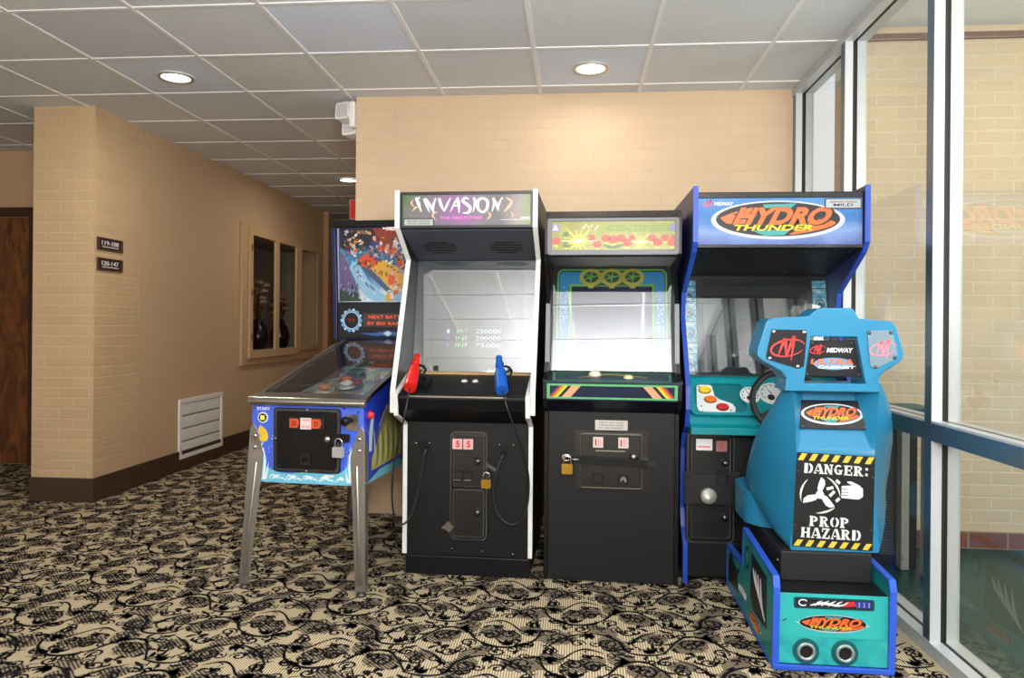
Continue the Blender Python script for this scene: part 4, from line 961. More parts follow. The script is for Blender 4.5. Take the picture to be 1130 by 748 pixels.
# ================================================================== ARCADE CABINET 3 (blue trim, boat racing)
HYD_LOC = Vector((.862, 3.42, 0)); HYD_RZ = 0.
H = thing('arcade_cabinet', 'tall boat racing arcade cabinet with blue edge trim and steering wheel, in the window corner', 'arcade cabinet', HYD_LOC, HYD_RZ, 'arcade cabinets along the back wall')
W = .362
BLUET = mat('blue_edge_trim', (36, 74, 176), .4, var=.1, scale=25); BLUES = mat('blue_side_laminate', (30, 44, 96), .4, var=.12)
hp = [(.0, .004), (.0, .17), (.07, .24), (.10, .32), (.10, .60), (.06, .68), (-.02, .72), (-.06, .80), (-.05, .90), (.13, 1.22), (.10, 1.33), (-.185, 1.49), (-.222, 1.53), (-.222, 1.765)]
for s in (-1, 1):
    xa, xb = sorted((s*W, s*(W-.018)))
    side_panel(H, xa, xb, hp+[(.66, 1.765), (.66, .004)], BLUES)
    edge_trim(H, xa-.0015, xb+.0015, hp, BLUET, .004)
Wc = W-.0185
b = MB(); b.prism(Fr((0, 0, 0), (0, 1, 0), (0, 0, 1)), [(.02, .19), (.02, .69), (.10, .70), (.14, .93), (.165, .935), (.265, 1.42), (-.17, 1.505), (-.195, 1.512), (-.195, 1.745), (.64, 1.745), (.64, .19)], -Wc, Wc)
b.build('cabinet_body', BLACK, H, bevel=.002)
b = MB(); b.box(-Wc, .006, .03, Wc, .62, .1895); b.build('kick_base', BLACK, H, bevel=.004)
for x in (-.25, .25):
    b = MB(); b.lathe(Fr((x, .08, 0), (1, 0, 0), (0, 1, 0)), 0, 0, [(.03, .001), (.03, .012), (.012, .016), (.012, .0302)], 16); b.build('levelling_foot', DKSTEEL, H)
# marquee
Fm = Fr((0, -.1985, 1.512)); MW, MH = Wc-.004, .222
ma = grad_mat('water_marquee_art', [(0, (84, 98, 160)), (.25, (120, 148, 196)), (.45, (70, 116, 178)), (.62, (56, 112, 176)), (1, (88, 140, 194))], 2, 1.51, 1.74, .25, .45, 7)
b = MB(); b.rect(Fm, -MW, .004, MW, MH-.012, .0, .002); mq = b.build('marquee', ma, H)
b = MB(); b.rect(Fm, -MW-.003, -.006, MW+.003, .008, .0022, .008); b.rect(Fm, -MW-.003, MH-.016, MW+.003, MH+.006, .0022, .010); b.build('marquee_retainer', SATIN, H, bevel=.002)
b = MB(); racing_logo(b, Fm, -.008, .112, .555, .165, .0022); b.build('logo', LOGO_MATS, mq)
b = MB(); b.mi = 0; stroke_em(b, Fm, -.295, .182, .044, .0022, .003, 1.3); b.mi = 1; b.text(Fm, 'MIDWAY', -.232, .182, .078, .015, .0022, .003, .15, .015); b.build('maker_mark', [MRED, WHITE], mq)
b = MB(); b.mi = 0; b.rect(Fm, .185, .158, .335, .202, .0055, .0065); b.mi = 1; b.rect(Fm, .189, .162, .331, .198, .0065, .0070); b.mi = 0
b.text(Fm, 'ANIMATED VIOLENCE', .26, .187, .11, .008, .007, .0076); b.text(Fm, 'MILD', .26, .174, .08, .011, .007, .0076, 0, .02)
b.build('advisory_label', [mat('label_black', (40, 42, 44), .5), mat('label_grey', (168, 174, 176), .5)], mq)
# speaker panel
Fs = slope(.255, 1.4235, -.17, 1.5055); SL = math.hypot(.425, .082)
b = MB(); b.rect(Fs, -Wc+.001, .01, Wc-.001, SL-.004, .0005, .004); spn = b.build('speaker_panel', mat('hood_black', (9, 12, 18), .45, spec=.2), H)
for a in (-.29, -.08, .13, .31):
    for y in (.06, SL-.03): bolt(Fs, a, y, .004, 'screw', spn, STEEL, .004)
# monitor
Fg = slope(.167, .937, .263, 1.416); GL = math.hypot(.096, .479)
b = MB(); b.rect(Fg, -Wc+.001, .0, Wc-.001, GL, .001, .002); b.build('bezel', mat('bezel_dark', (26, 28, 30), .4), H)
b = MB(); b.prism(Fg, rr(-.272, .01, .272, GL-.02, .02), .002, .010, [rr(-.245, .03, .245, GL-.045, .025)]); b.build('screen_surround', mat('surround_black', (20, 21, 23), .3), H, bevel=.003)
b = MB()
n = 10
vs = []; fs = []
for i in range(n+1):
    for j in range(n+1):
        u, v = i/n*2-1, j/n*2-1
        vs.append(Fg.p(u*.246, .03+(v+1)/2*(GL-.075), .0025+.008*(1-u*u)*(1-v*v)))
for i in range(n):
    for j in range(n): fs.append((i*(n+1)+j, (i+1)*(n+1)+j, (i+1)*(n+1)+j+1, i*(n+1)+j+1))
b.add(vs, fs, True); b.build('screen', mat('tube_off', (52, 54, 54), .06, var=.05, spec=.6), H)
DEC = ramp_mat('instruction_card_print', [(.30, (40, 120, 150)), (.5, (96, 180, 204)), (.62, (180, 214, 220)), (.75, (110, 130, 60))], 40, .35, 4, 1.)
for s in (-1, 1):
    b = MB(); k = 0; y = .02
    for h in ((.085, .055, .105, .10, .075, .03) if s < 0 else (.08, .09, .11, .13, .04)):
        b.rect(Fg, s*.276 if s > 0 else -.340, y, .340 if s > 0 else -.276, y+h-.004, .0022, .0032); y += h
    cards = b.build('instruction_card', DEC, H)
    b = MB(); y = .02
    for q, h in enumerate((.085, .055, .105, .10, .075) if s < 0 else (.08, .09, .11, .13)):
        b.mi = 0; b.text(Fg, ('START', 'BOOST', 'STEER', 'VIEW', 'RACE')[q], s*.308, y+h-.018, .046, .010, .0034, .0038)
        b.mi = 1; b.disc(Fg, s*.308, y+h*.40, min(.022, h*.24), .0034, .0038, 14); b.mi = 0; b.ribbon(Fg, ell(s*.308, y+h*.40, min(.014, h*.18), min(.014, h*.18), 12, 0, 5, False), .003, .0038, .0042); y += h
    b.build('card_print', [WHITE, mat('card_teal', (28, 96, 120), .4)], cards)
b = MB(); b.rect(Fg, -Wc+.0005, .002, Wc-.0005, GL-.001, .016, .020); b.build('screen_glass', glass_mat('monitor_glass', (.9, .92, .93), .10, 1.3, .0), H)
# dashboard
TEAL = mat('teal_moulding', (0, 138, 148), .35, var=.06, coat=.25); TEALD = mat('teal_recess', (0, 106, 116), .4, var=.06)
b = MB(); b.prism(Fr((0, 0, 0), (0, 1, 0), (0, 0, 1)), smooth([(.165, .934), (.12, .935), (.06, .90), (-.01, .80), (-.055, .735), (-.085, .722)], 3)+[(-.085, .690), (.06, .692), (.165, .80)], -Wc, Wc)
b.build('dashboard', TEAL, H, bevel=.006)
Fd = slope(-.036, .762, .088, .916); DL = math.hypot(.124, .154); Fd.o = Fd.o+Fd.n*.009
# raised rim and sweep on the dash
b = MB(); b.prism(Fd, rr(-Wc+.004, .0, Wc-.004, DL, .03), .001, .016, [rr(-Wc+.028, .014, -.09, DL-.03, .03)]); b.build('dash_rim', TEAL, H, bevel=.005)
b = MB(); b.rrect(Fd, -Wc+.028, .014, -.09, DL-.03, .03, .0015, .003); b.build('dash_recess', TEALD, H)
b = MB(); b.prism(Fd, [(-.298, .020), (-.308, .045), (-.300, .158), (-.290, .166), (-.238, .166), (-.230, .158), (-.224, .106), (-.205, .088), (-.150, .066), (-.138, .050), (-.140, .026), (-.152, .016), (-.286, .013)], .0032, .006); bp_ = b.build('button_plate', mat('plate_white', (220, 226, 224), .35), H)
for (a, y, c, nm) in ((-.265, .135, (236, 200, 40), 'yellow boost view button'), (-.245, .085, (236, 110, 40), 'orange button'), (-.195, .045, (196, 24, 30), 'red button')):
    b = MB(); b.mi = 0; b.disc(Fd, a, y, .029, .0062, .010, 20, .020); b.mi = 1; b.disc(Fd, a, y, .024, .010, .017, 20, .016); b.build('view_button', [mat('button_ring_%d' % c[1], tuple(int(x*.6) for x in c), .4), mat('button_%d' % c[1], c, .3, coat=.4)], H, bevel=.002, label=nm if 'boost' not in nm else 'yellow button')
for (a, y) in ((-.288, .155), (-.288, .05), (-.14, .055), (-.285, .02), (-.16, .03)): bolt(Fd, a, y, .004, 'screw', bp_, BLACK2, .006)
for (a, y) in ((-.333, .06), (-.333, .16)): bolt(Fd, a, y, .006, 'dash_bolt', H, TEALD, .016)
GW_ = mat('gauge_white', (224, 230, 230), .35)
for (a, y, r) in ((-.068, .105, .044), (.03, .115, .058), (.13, .105, .044)):
    b = MB(); b.mi = 0; b.disc(Fd, a, y, r, .0162, .019, 28); b.mi = 1; b.ribbon(Fd, ell(a, y, r*.82, r*.82, 24, -.6, 3.7, False), .002, .019, .0194)
    for k in range(9):
        t = -.6+k*4.3/8; b.ribbon(Fd, [(a+r*.62*math.cos(t), y+r*.62*math.sin(t)), (a+r*.8*math.cos(t), y+r*.8*math.sin(t))], .003, .019, .0195)
    b.ribbon(Fd, [(a, y), (a+r*.6*math.cos(2.2), y+r*.6*math.sin(2.2))], [.005, .001], .0195, .020)
    b.disc(Fd, a-r*.1, y-r*.35, r*.28, .019, .0195, 14); b.build('gauge', [GW_, LOGOB], H)
# steering wheel, facing the driver
wf = Fr((.055, -.150, .845), (1, 0, 0), (0, .50, .86))
sw = MB(); sw.tube([wf.p(.148*math.cos(2*PI*i/40), .148*math.sin(2*PI*i/40), 0) for i in range(40)], .0135, 12, True)
wh = sw.build('steering_wheel', mat('wheel_grip', (26, 26, 28), .5, bump=.2), H)
b = MB(); b.lathe(wf, 0, 0, [(.045, -.035), (.05, -.005), (.045, .010), (.03, .014)], 24); b.build('wheel_hub', LOGOB, wh)
for k in range(3):
    a = R(90+120*k); b = MB(); b.ribbon(wf, [(.035*math.cos(a), .035*math.sin(a)), (.140*math.cos(a), .140*math.sin(a))], .026, -.008, .002); b.build('spoke', SATIN, wh)
b = MB(); b.tube([wf.p(0, 0, -.03), wf.p(0, 0, -.20)], .022, 14); b.build('wheel_shaft', SATIN, wh)
# coin panel
Ff = Fr((0, .0195, 0))
def I(u, v): return ((u-757)*.00419-W, 1.16-(v-363)*.00419)
x0, z1 = I(760, 474); x1, z0 = I(812, 597)
b = MB(); b.prism(Ff, rr(x0, z0, x1, z1, .03), .0, .012, [rr(x0+.015, z0+.018, x1-.012, z1-.016, .022)]); b.build('coin_door_frame', SATIN, H, bevel=.004)
xa, zm = I(760, 538); b = MB(); b.rrect(Ff, x0+.018, zm+.01, x1-.015, z1-.019, .018, .0, .007); d1 = b.build('coin_door', SATIN, H, bevel=.001); highlight_ring(Ff, x0+.007, z0+.008, x1-.006, z1-.008, .026, .012, d1); highlight_ring(Ff, x0+.024, zm+.016, x1-.021, z1-.025, .014, .007, d1)
b = MB(); b.rrect(Ff, x0+.018, z0+.021, x1-.015, zm-.012, .018, .0, .007); d2 = b.build('cash_door', SATIN, H, bevel=.001); highlight_ring(Ff, x0+.024, z0+.027, x1-.021, zm-.018, .014, .007, d2)
a, z = I(779, 489); b = MB(); b.mi = 0; b.rrect(Ff, a-.036, z-.026, a+.036, z+.026, .003, .007, .012); b.mi = 1; b.rect(Ff, a-.028, z-.014, a+.026, z-.006, .012, .0125); b.build('price_card', [WHITE, mat('card_pink_bar', (236, 150, 150), .4)], d1)
a, z = I(797.5, 490.5); b = MB(); b.mi = 0; b.rrect(Ff, a-.024, z-.024, a+.024, z+.024, .003, .007, .012); b.mi = 1; b.text(Ff, 'E', a+.002, z, .018, .028, .012, .0126, 0, .02); b.build('coin_slot', [mat('coin_window_dim', (150, 110, 106), .4), CRD], d1)
for v, par in ((508.5, d1), (567.5, d2)):
    a, z = I(801.5, v); b = MB(); b.lathe(Ff, a, z, [(.019, .007), (.019, .013), (.010, .018), (.010, .020)], 18); b.build('key_lock', STEEL, par)
    a, z = I(782, v); b = MB(); b.ribbon(Ff, [(a-.048, z+.018), (a+.05, z+.018)], .005, .007, .0095); b.ribbon(Ff, [(a-.048, z-.014), (a+.045, z-.014)], .005, .007, .0095); b.build('pressed_rib', SATIN, par)
x0b, z1b = I(758, 518); x1b, z0b = I(816, 554)
b = MB(); b.prism(Ff, [(x0b, z1b), (x0b+.03, z1b), (x0b+.04, z1b-.02), (x0b+.13, z1b-.015), (x1b, z1b), (x1b, z0b), (x0b, z0b)], .0125, .020); lb = b.build('lock_plate', mat('guard_steel_black', (46, 46, 48), .35, .3), H, bevel=.002)
a, z = I(798, 525); b = MB(); b.prism(Ff, rr(a-.028, z-.024, a+.028, z+.026, .004), .020, .026, [rr(a-.018, z-.014, a+.018, z+.016, .003)]); b.build('coin_return', SATIN, lb)
a, z = I(783, 543.5); b = MB(); b.lathe(Ff, a, z, [(.036, .020), (.036, .040), (.033, .046), (.0, .048)], 28); b.build('disc_lock', mat('zinc_lock', (186, 184, 178), .4, .5), H)

# ================================================================== DRIVING SEAT of the racing cabinet
CH_LOC = Vector((.879, 2.572, 0)); CH_RZ = R(-1.0)
S = thing('arcade_chair', 'teal moulded driving seat on blue-edged base, with DANGER PROP HAZARD sign on its back', 'chair', CH_LOC, CH_RZ)
AQUA_P = ramp_mat('teal_water_print', [(.30, (20, 140, 146)), (.5, (46, 172, 172)), (.68, (62, 188, 184)), (.8, (120, 206, 200))], 9, .35, 5, 1.2, coat=.1)
TEALF = mat('teal_laminate', (48, 178, 176), .35, var=.05); TEALS = mat('teal_side_laminate', (22, 138, 140), .35, var=.06)
BT = mat('seat_base_blue_trim', (48, 92, 206), .35, var=.05)
HW = .198
sp = [(.012, .012), (.0, .285), (.012, .318), (.50, .348), (.505, .195), (.835, .185), (.838, .012)]
for s in (-1, 1):
    xa, xb = sorted((s*HW, s*(HW-.018)))
    pan = side_panel(S, xa, xb, sp, TEALS, 'base_side_panel')
    edge_trim(S, xa-.002, xb+.002, [(.838, .012), (.835, .185), (.505, .195), (.50, .348), (.012, .318), (.0, .285), (.012, .012), (.838, .012)], BT, .005, 'base_edge_trim')
    # artwork on the outside of the panel
    Fo = Fr((s*HW, 0, 0), (0, 1, 0), (0, 0, 1)) if s > 0 else Fr((s*HW, 0, 0), (0, -1, 0), (0, 0, 1))
    q = 1 if s > 0 else -1
    b = MB()
    b.mi = 1; b.prism(Fo, [(q*.10, .10), (q*.10, .285), (q*.34, .30), (q*.36, .12), (q*.30, .09)], .0006, .0014)
    b.mi = 5
    for k in range(4): b.ribbon(Fo, smooth([(q*(.12+.04*k), .12+.02*k), (q*(.17+.04*k), .16+.02*k), (q*(.19+.04*k), .25)], 4), [.004, .024, .004], .0014, .002)
    b.mi = 1; b.disc(Fo, q*.42, .255, .034, .0006, .0014, 20, .045); b.mi = 2; b.disc(Fo, q*.42, .255, .022, .0014, .002, 18, .03)
    racing_logo(b, Fo, q*.28, .055, .20, .055, .0006, True)
    b.mi = 5; b.text(Fo, 'HYDRO', q*.50, .09, .14, .03, .0006, .0014, .2)
    b.mi = 1; b.prism(Fo, [(q*.60, .05), (q*.62, .15), (q*.79, .15), (q*.80, .04)], .0006, .0012); b.ribbon(Fo, smooth([(q*.56, .16), (q*.66, .12), (q*.74, .17), (q*.80, .10)], 4), .018, .0012, .0016)
    b.build('panel_art', LOGO_MATS, pan)
Wi = HW-.0185
b = MB(); b.box(-Wi, .016, .115, Wi, .030, .262); fp = b.build('rear_panel', TEALF, S, bevel=.001)
b = MB(); b.box(-Wi, .017, .022, Wi, .030, .1145); lp = b.build('lower_panel', AQUA_P, S, bevel=.001)
b = MB(); b.box(-HW, .004, .002, HW, .018, .0205); b.build('bottom_trim', BT, S, bevel=.003)
b = MB(); b.box(-Wi, .0305, .01, Wi, .82, .18); b.prism(Fr((0, 0, 0), (0, 1, 0), (0, 0, 1)), [(.0305, .181), (.018, .2625), (.115, .2675), (.49, .2675), (.49, .181)], -Wi, Wi); b.build('base_core', BLACK, S, bevel=.001)
Fq = Fr((0, .0155, 0))
b = MB(); b.mi = 0; b.rrect(Fq, -.128, .212, .135, .250, .008, .0, .0012); b.mi = 1; b.rrect(Fq, -.120, .218, .127, .244, .005, .0012, .0020)
b.mi = 2; b.ribbon(Fq, ell(-.098, .232, .014, .010, 14, .5, 5.5, False), .004, .0020, .0026); b.ribbon(Fq, smooth([(-.075, .224), (-.03, .232), (.02, .226), (.05, .238)], 5), [.003, .010, .006, .002], .002, .0026)
for k in range(4): b.ribbon(Fq, smooth([(-.06+.022*k, .222), (-.05+.022*k, .233), (-.035+.022*k, .241)], 4), [.001, .006, .001], .002, .0026)
b.mi = 3; b.prism(Fq, [(.030, .222), (.075, .226), (.070, .242), (.040, .240)], .0020, .0024); b.mi = 4; b.prism(Fq, [(.076, .220), (.125, .221), (.124, .242), (.072, .242)], .0020, .0024)
b.mi = 2
for k in range(9): b.disc(Fq, .085+.016*(k % 3), .226+.006*(k//3), .0018, .0024, .0027, 6)
b.build('flag_sticker', [mat('sticker_rim', (20, 66, 74), .4), mat('sticker_black', (22, 24, 40), .4), WHITE, mat('sticker_red', (206, 40, 48), .4), mat('sticker_blue', (40, 60, 150), .4)], fp)
b = MB(); racing_logo(b, Fq, .0, .163, .235, .060, .0, True); b.build('logo', LOGO_MATS, fp)
b = MB(); b.prism(Fq, [(-.165, .168), (-.150, .176), (-.152, .172), (-.165, .165)], .0, .0008); b.build('scuff', LOGOB, fp)
Fq2 = Fr((0, .0165, 0))
for x in (-.087, .040):
    b = MB(); b.mi = 0; b.lathe(Fq2, x, .066, [(.044, .0), (.044, .0015), (.030, .0015)], 30, False); b.mi = 1; b.lathe(Fq2, x, .066, [(.031, .0016), (.031, .008), (.022, .010), (.022, .0022)], 30); b.mi = 2; b.disc(Fq2, x, .066, .0222, .0018, .0026, 24)
    b.build('exhaust_port', [mat('port_shade', (12, 92, 96), .4), mat('port_ring', (160, 178, 176), .3, .5), DEEP], lp)
b = MB(); b.box(-.145, .125, .2685, .165, .48, .372); b.build('pedestal', mat('pedestal_black', (26, 24, 24), .55), S, bevel=.004)
bolt(Fr((-.146, .16, .33), (0, -1, 0), (0, 0, 1)), 0, 0, .006, 'screw', S, CHROME, 0)
# seat shell
SEAT = mat('seat_teal', (32, 126, 168), .38, var=.05, scale=6, bump=.10, bscale=350, coat=.12)
cx = .046; y0 = .145
# horizontal sections: (z, inner half width, outer rear half width, rear y, side half width, side depth)
sec = [(.372, .120, .150, .0, .156, .045), (.395, .126, .153, .0, .172, .10), (.44, .130, .147, .0, .212, .20), (.50, .131, .142, .0, .245, .30), (.56, .132, .138, .0, .262, .36), (.64, .133, .136, .0, .264, .31),
       (.715, .134, .136, .0, .250, .25), (.725, .128, .136, .002, .247, .24), (.80, .108, .138, .040, .224, .17), (.87, .095, .142, .072, .200, .115), (.93, .092, .148, .088, .180, .075), (.968, .092, .150, .092, .170, .060)]
SIDE = [(.372, .150, .156), (.395, .172, .190), (.44, .196, .235), (.50, .222, .272), (.56, .232, .290), (.64, .231, .290), (.725, .226, .278), (.80, .214, .256), (.87, .190, .228), (.93, .168, .196), (.968, .162, .172)]
def wsl(z):
    for (a, l0, r0), (b_, l1, r1) in zip(SIDE, SIDE[1:]):
        if z <= b_+1e-6: t = max(0., min(1., (z-a)/(b_-a))); return l0+(l1-l0)*t, r0+(r1-r0)*t
    return SIDE[-1][1:]
sec = smooth(sec[:7], 3)+smooth(sec[7:], 3)
vs = []; fs = []
for (z, wi, wo, yi, ws, ds) in sec:
    half = [(wi, yi), (wo, 0.)]
    for t in (.2, .4, .6, .8, 1.): half.append((wo+(ws-wo)*(1-(1-t)**1.7), ds*t))
    half += [(ws-.004, ds+.025), (ws-.020, ds+.045), (ws-.035, ds+.045), (wi*.9, max(ds*.45, yi+.05))]
    kl, kr = wsl(z)
    def fit(a, k): return a if a <= wo else wo+(a-wo)*max(0., k-wo)/max(1e-4, ws-wo)
    vs += [(cx-fit(a, kl), y0+q, z) for a, q in reversed(half)]+[(cx+fit(a, kr), y0+q, z) for a, q in half]
n = 2*len(half)
for k in range(len(sec)-1):
    for i in range(n):
        j = (i+1) % n; fs.append((k*n+i, k*n+j, (k+1)*n+j, (k+1)*n+i))
fs.append(tuple(reversed(range(n)))); fs.append(tuple((len(sec)-1)*n+i for i in range(n)))
b = MB(); b.add(vs, fs, True); o = b.build('seat_back', SEAT, S); o.data.set_sharp_from_angle(angle=R(32))
# headrest frame with the opening
hl = [(-.165, .94), (-.160, .985), (-.178, 1.010), (-.245, 1.048), (-.262, 1.066), (-.262, 1.085), (-.232, 1.185), (-.222, 1.196), (-.205, 1.201), (-.085, 1.208), (-.054, 1.234), (-.046, 1.237), (.060, 1.238), (.068, 1.234), (.088, 1.200), (.190, 1.192), (.205, 1.186), (.214, 1.172), (.240, 1.080), (.238, 1.062), (.225, 1.046), (.170, 1.010), (.158, .985), (.162, .94)]
Fh = Fr((.034, y0-.004, 0))
hole = [(-.098, .969), (.112, .969), (.082, 1.135), (-.076, 1.135)]
b = MB(); b.prism(Fh, hl, -.150, .0, [hole]); b.build('headrest', SEAT, S, bevel=.012, seg=3)
# bucket seat cushion shell in front
b = MB(); Fz = Fr((cx, 0, 0), (1, 0, 0), (0, 1, 0))
b.prism(Fz, rr(-.240, y0+.26, .270, y0+.66, .13, 8), .375, .505); b.build('seat_pan', SEAT, S, bevel=.058, seg=6)
b = MB(); b.rrect(Fz, -.19, y0+.32, .19, y0+.62, .09, .5055, .525); b.build('seat_cushion', mat('cushion_black', (30, 30, 32), .7), S, bevel=.008)
b = MB(); b.box(-.14, .4805, .2675, .20, .78, .374); b.build('seat_support', BLACK, S)
# plates on the headrest
PL = mat('plate_black', (24, 22, 28), .28, var=.3, scale=18)
for (pts, par_lab, pink, ex) in (([(-.213, 1.160), (-.094, 1.158), (-.090, 1.145), (-.100, 1.030), (-.118, 1.020), (-.228, 1.052), (-.232, 1.066)], 'left', MRED, 0), ([(.115, 1.158), (.198, 1.160), (.218, 1.075), (.214, 1.060), (.140, 1.022), (.126, 1.035)], 'right', None, 1)):
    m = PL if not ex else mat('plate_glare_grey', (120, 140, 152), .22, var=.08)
    b = MB(); b.prism(Fh, pts, .0005, .004); p_ = b.build('emblem_plate', m, S, bevel=.002)
    mx_ = sum(p[0] for p in pts)/len(pts)
    b = MB(); stroke_em(b, Fh, (-.157 if not ex else .170), 1.094, (.112 if not ex else .088), .0042, .005, 1.1); b.build('emblem', MRED if not ex else mat('emblem_pink', (240, 130, 146), .4), p_)
    for q in ((pts[0], pts[1], pts[4] if not ex else pts[4], pts[5] if not ex else pts[3]))[:4]:
        bolt(Fh, q[0]+(mx_-q[0])*.12, q[1]+(1.09-q[1])*.12, .007, 'plate_bolt', p_, CHROME if not ex else DKSTEEL, .004)
# centre plate, set back in the opening
Fk = Fr((.034, y0+.018, 0))
b = MB(); b.prism(Fk, [(-.0745, 1.122), (.0805, 1.122), (.107, .992), (-.093, .992)], -.004, .0); p_ = b.build('maker_plate', PL, S, bevel=.002)
b = MB(); b.mi = 0; stroke_em(b, Fk, -.045, 1.088, .052, .0005, .0012, 1.2); b.mi = 1; b.text(Fk, 'MIDWAY', .030, 1.087, .088, .017, .0005, .0012, .2, .03)
b.mi = 3; b.disc(Fk, .008, 1.038, .068, .0005, .0010, 28, .022); b.mi = 2; b.text(Fk, 'ULTRA', .005, 1.045, .150, .020, .0012, .0018, .3, .03); b.mi = 1; b.text(Fk, 'CABINET', .018, 1.026, .130, .010, .0014, .002, .3, .03)
b.build('maker_mark', [MRED, WHITE, ORANGE, mat('mark_blue', (90, 150, 190), .4)], p_)
for q in ((-.066, 1.114), (.072, 1.114), (-.083, 1.0), (.096, 1.0)): bolt(Fk, q[0], q[1], .0045, 'plate_bolt', p_, DKSTEEL, .0005)
# logo plate on the sloping facet
ya, za, yb, zb = y0+.002, .725, y0+.092, .968
Fl = Fr((cx, ya, za), (1, 0, 0), (0, yb-ya, zb-za))
Fl = slope(y0+.0415, .80, y0+.0725, .87); Fl.o = Fl.o+Vector((cx, 0, 0))
b = MB(); b.rrect(Fl, -.116+.003, -.002, .116+.003, .106, .006, .010, .014); p_ = b.build('logo_plate', PL, S, bevel=.002)
b = MB(); racing_logo(b, Fl, .003, .053, .212, .076, .0145); b.mi = 5; b.prism(Fl, ell(.003, .053, .108, .040, 40), .0141, .0144); b.build('logo', LOGO_MATS, p_)
for q in ((-.105, .006), (.11, .006), (-.105, .098), (.11, .098)): bolt(Fl, q[0], q[1], .005, 'plate_bolt', p_, DKSTEEL, .014)
# danger sign
Fw = Fr((cx-.006, y0-.0005, 0))
DW = .131
b = MB(); b.mi = 0; b.prism(Fw, [(-DW-.010, .386), (DW+.004, .378), (DW+.010, .712), (-DW+.004, .722)], .0, .002); b.build('hazard_sign', mat('sign_black', (26, 25, 27), .4), S); hs = S.children[-1] if False else bpy.data.objects['hazard_sign']
def lx(u, v):
    """sign coordinates: u -1..1 across, v 0..1 up, following the slightly tapered sign"""
    l = (-DW-.010)*(1-v)+(-DW+.004)*v; r = (DW+.004)*(1-v)+(DW+.010)*v
    zl = .386*(1-v)+.722*v; zr = .378*(1-v)+.712*v; t = (u+1)/2
    return (l*(1-t)+r*t, zl*(1-t)+zr*t)
for v0, v1 in ((.918, .992), (.008, .075)):
    b = MB()
    for k in range(7):
        u0 = -.97+k*.285; b.prism(Fw, [lx(u0, v0), lx(min(u0+.14, .99), v0), lx(min(u0+.24, .99), v1), lx(min(u0+.10, .99), v1)], .002, .0026)
    b.build('hazard_stripes', mat('hazard_yellow', (216, 190, 66), .45, var=.1), hs)
GL_ = {  # stencil letters as slabs: lists of boxes (x0,y0,x1,y1) or strokes
 'D': [('b', .05, 0, .42, 1, ), ('c', .5, .5, .40, .5, -80, 80, .26)], 'A': [('s', .06, 0, .44, 1, .10), ('s', .94, 0, .54, 1, .30), ('b', .3, .24, .66, .34), ('b', 0, 0, .3, .12), ('b', .6, 0, 1, .12)],
 'N': [('b', .1, 0, .26, 1), ('s', .2, 1, .8, 0, .30), ('b', .76, 0, .9, 1), ('b', 0, .88, .3, 1), ('b', .62, .88, 1, 1), ('b', 0, 0, .38, .12)],
 'G': [('c', .5, .5, .40, .48, 50, 150, .2), ('c', .5, .5, .38, .46, 160, 310, .26), ('b', .58, .05, .86, .48), ('b', .48, .40, .96, .50)],
 'E': [('b', .08, 0, .40, 1), ('b', .0, .88, .92, 1), ('b', 0, 0, .95, .12), ('b', .46, .45, .75, .56), ('b', .80, .66, .92, 1), ('b', .82, 0, .95, .34), ('b', .68, .35, .76, .66)],
 'R': [('b', .08, 0, .38, 1), ('b', 0, 0, .46, .12), ('c', .46, .74, .30, .22, -90, 90, .22), ('b', 0, .88, .5, 1), ('s', .5, .5, .82, 0, .28), ('b', .7, 0, 1, .12)],
 'P': [('b', .08, 0, .40, 1), ('b', 0, 0, .52, .12), ('c', .48, .70, .34, .25, -90, 90, .26), ('b', 0, .88, .5, 1)],
 'O': [('c', .46, .5, .34, .45, 98, 262, .26), ('c', .56, .5, .34, .45, -82, 82, .26)],
 'H': [('b', .06, 0, .36, 1), ('b', .64, 0, .94, 1), ('b', .3, .45, .7, .56), ('b', 0, 0, .42, .1), ('b', .58, 0, 1, .1), ('b', 0, .9, .42, 1), ('b', .58, .9, 1, 1)],
 'Z': [('b', .06, .88, .94, 1), ('b', .06, 0, .96, .12), ('s', .78, .95, .22, .05, .30), ('b', .06, .66, .16, 1), ('b', .84, 0, .96, .34)],
 ':': [('b', .25, .62, .75, .86), ('b', .25, .06, .75, .30)]}
def stencil(b, F, t, place, widths, c0, c1):
    """place(u, v): u 0..1 across the word, v 0..1 up"""
    tot = sum(widths); x = 0
    for ch, w in zip(t, widths):
        a0 = x/tot; sc = w*.90/tot
        for g in GL_[ch]:
            if g[0] == 'b':
                P4 = [(g[1], g[2]), (g[3], g[2]), (g[3], g[4]), (g[1], g[4])]; b.prism(F, [place(a0+p*sc, q) for p, q in P4], c0, c1)
            elif g[0] == 's':
                hw = g[5]/2; P4 = [(g[1]-hw, g[2]), (g[1]+hw, g[2]), (g[3]+hw, g[4]), (g[3]-hw, g[4])]; b.prism(F, [place(a0+p*sc, q) for p, q in P4], c0, c1)
            else:
                _, cx_, cy_, rx, ry, t0, t1, th = g; m = 10; o = []; i_ = []
                for k in range(m+1):
                    an = R(t0+(t1-t0)*k/m); o.append((cx_+(rx+th*.35)*math.cos(an), cy_+(ry+.02)*math.sin(an))); i_.append((cx_+(rx-th*.65)*math.cos(an), cy_+(ry-.12)*math.sin(an)))
                for k in range(m): b.prism(F, [place(a0+p*sc, q) for p, q in (o[k], o[k+1], i_[k+1], i_[k])], c0, c1)
        x += w
b = MB()
def word(t, u0, u1, v0, v1, wd): stencil(b, Fw, t, lambda p, q: lx(u0+(u1-u0)*p, v0+(v1-v0)*q), wd, .002, .0028)
word('DANGER:', -.80, .86, .785, .89, [1, 1, 1, 1, .95, 1.05, .5])
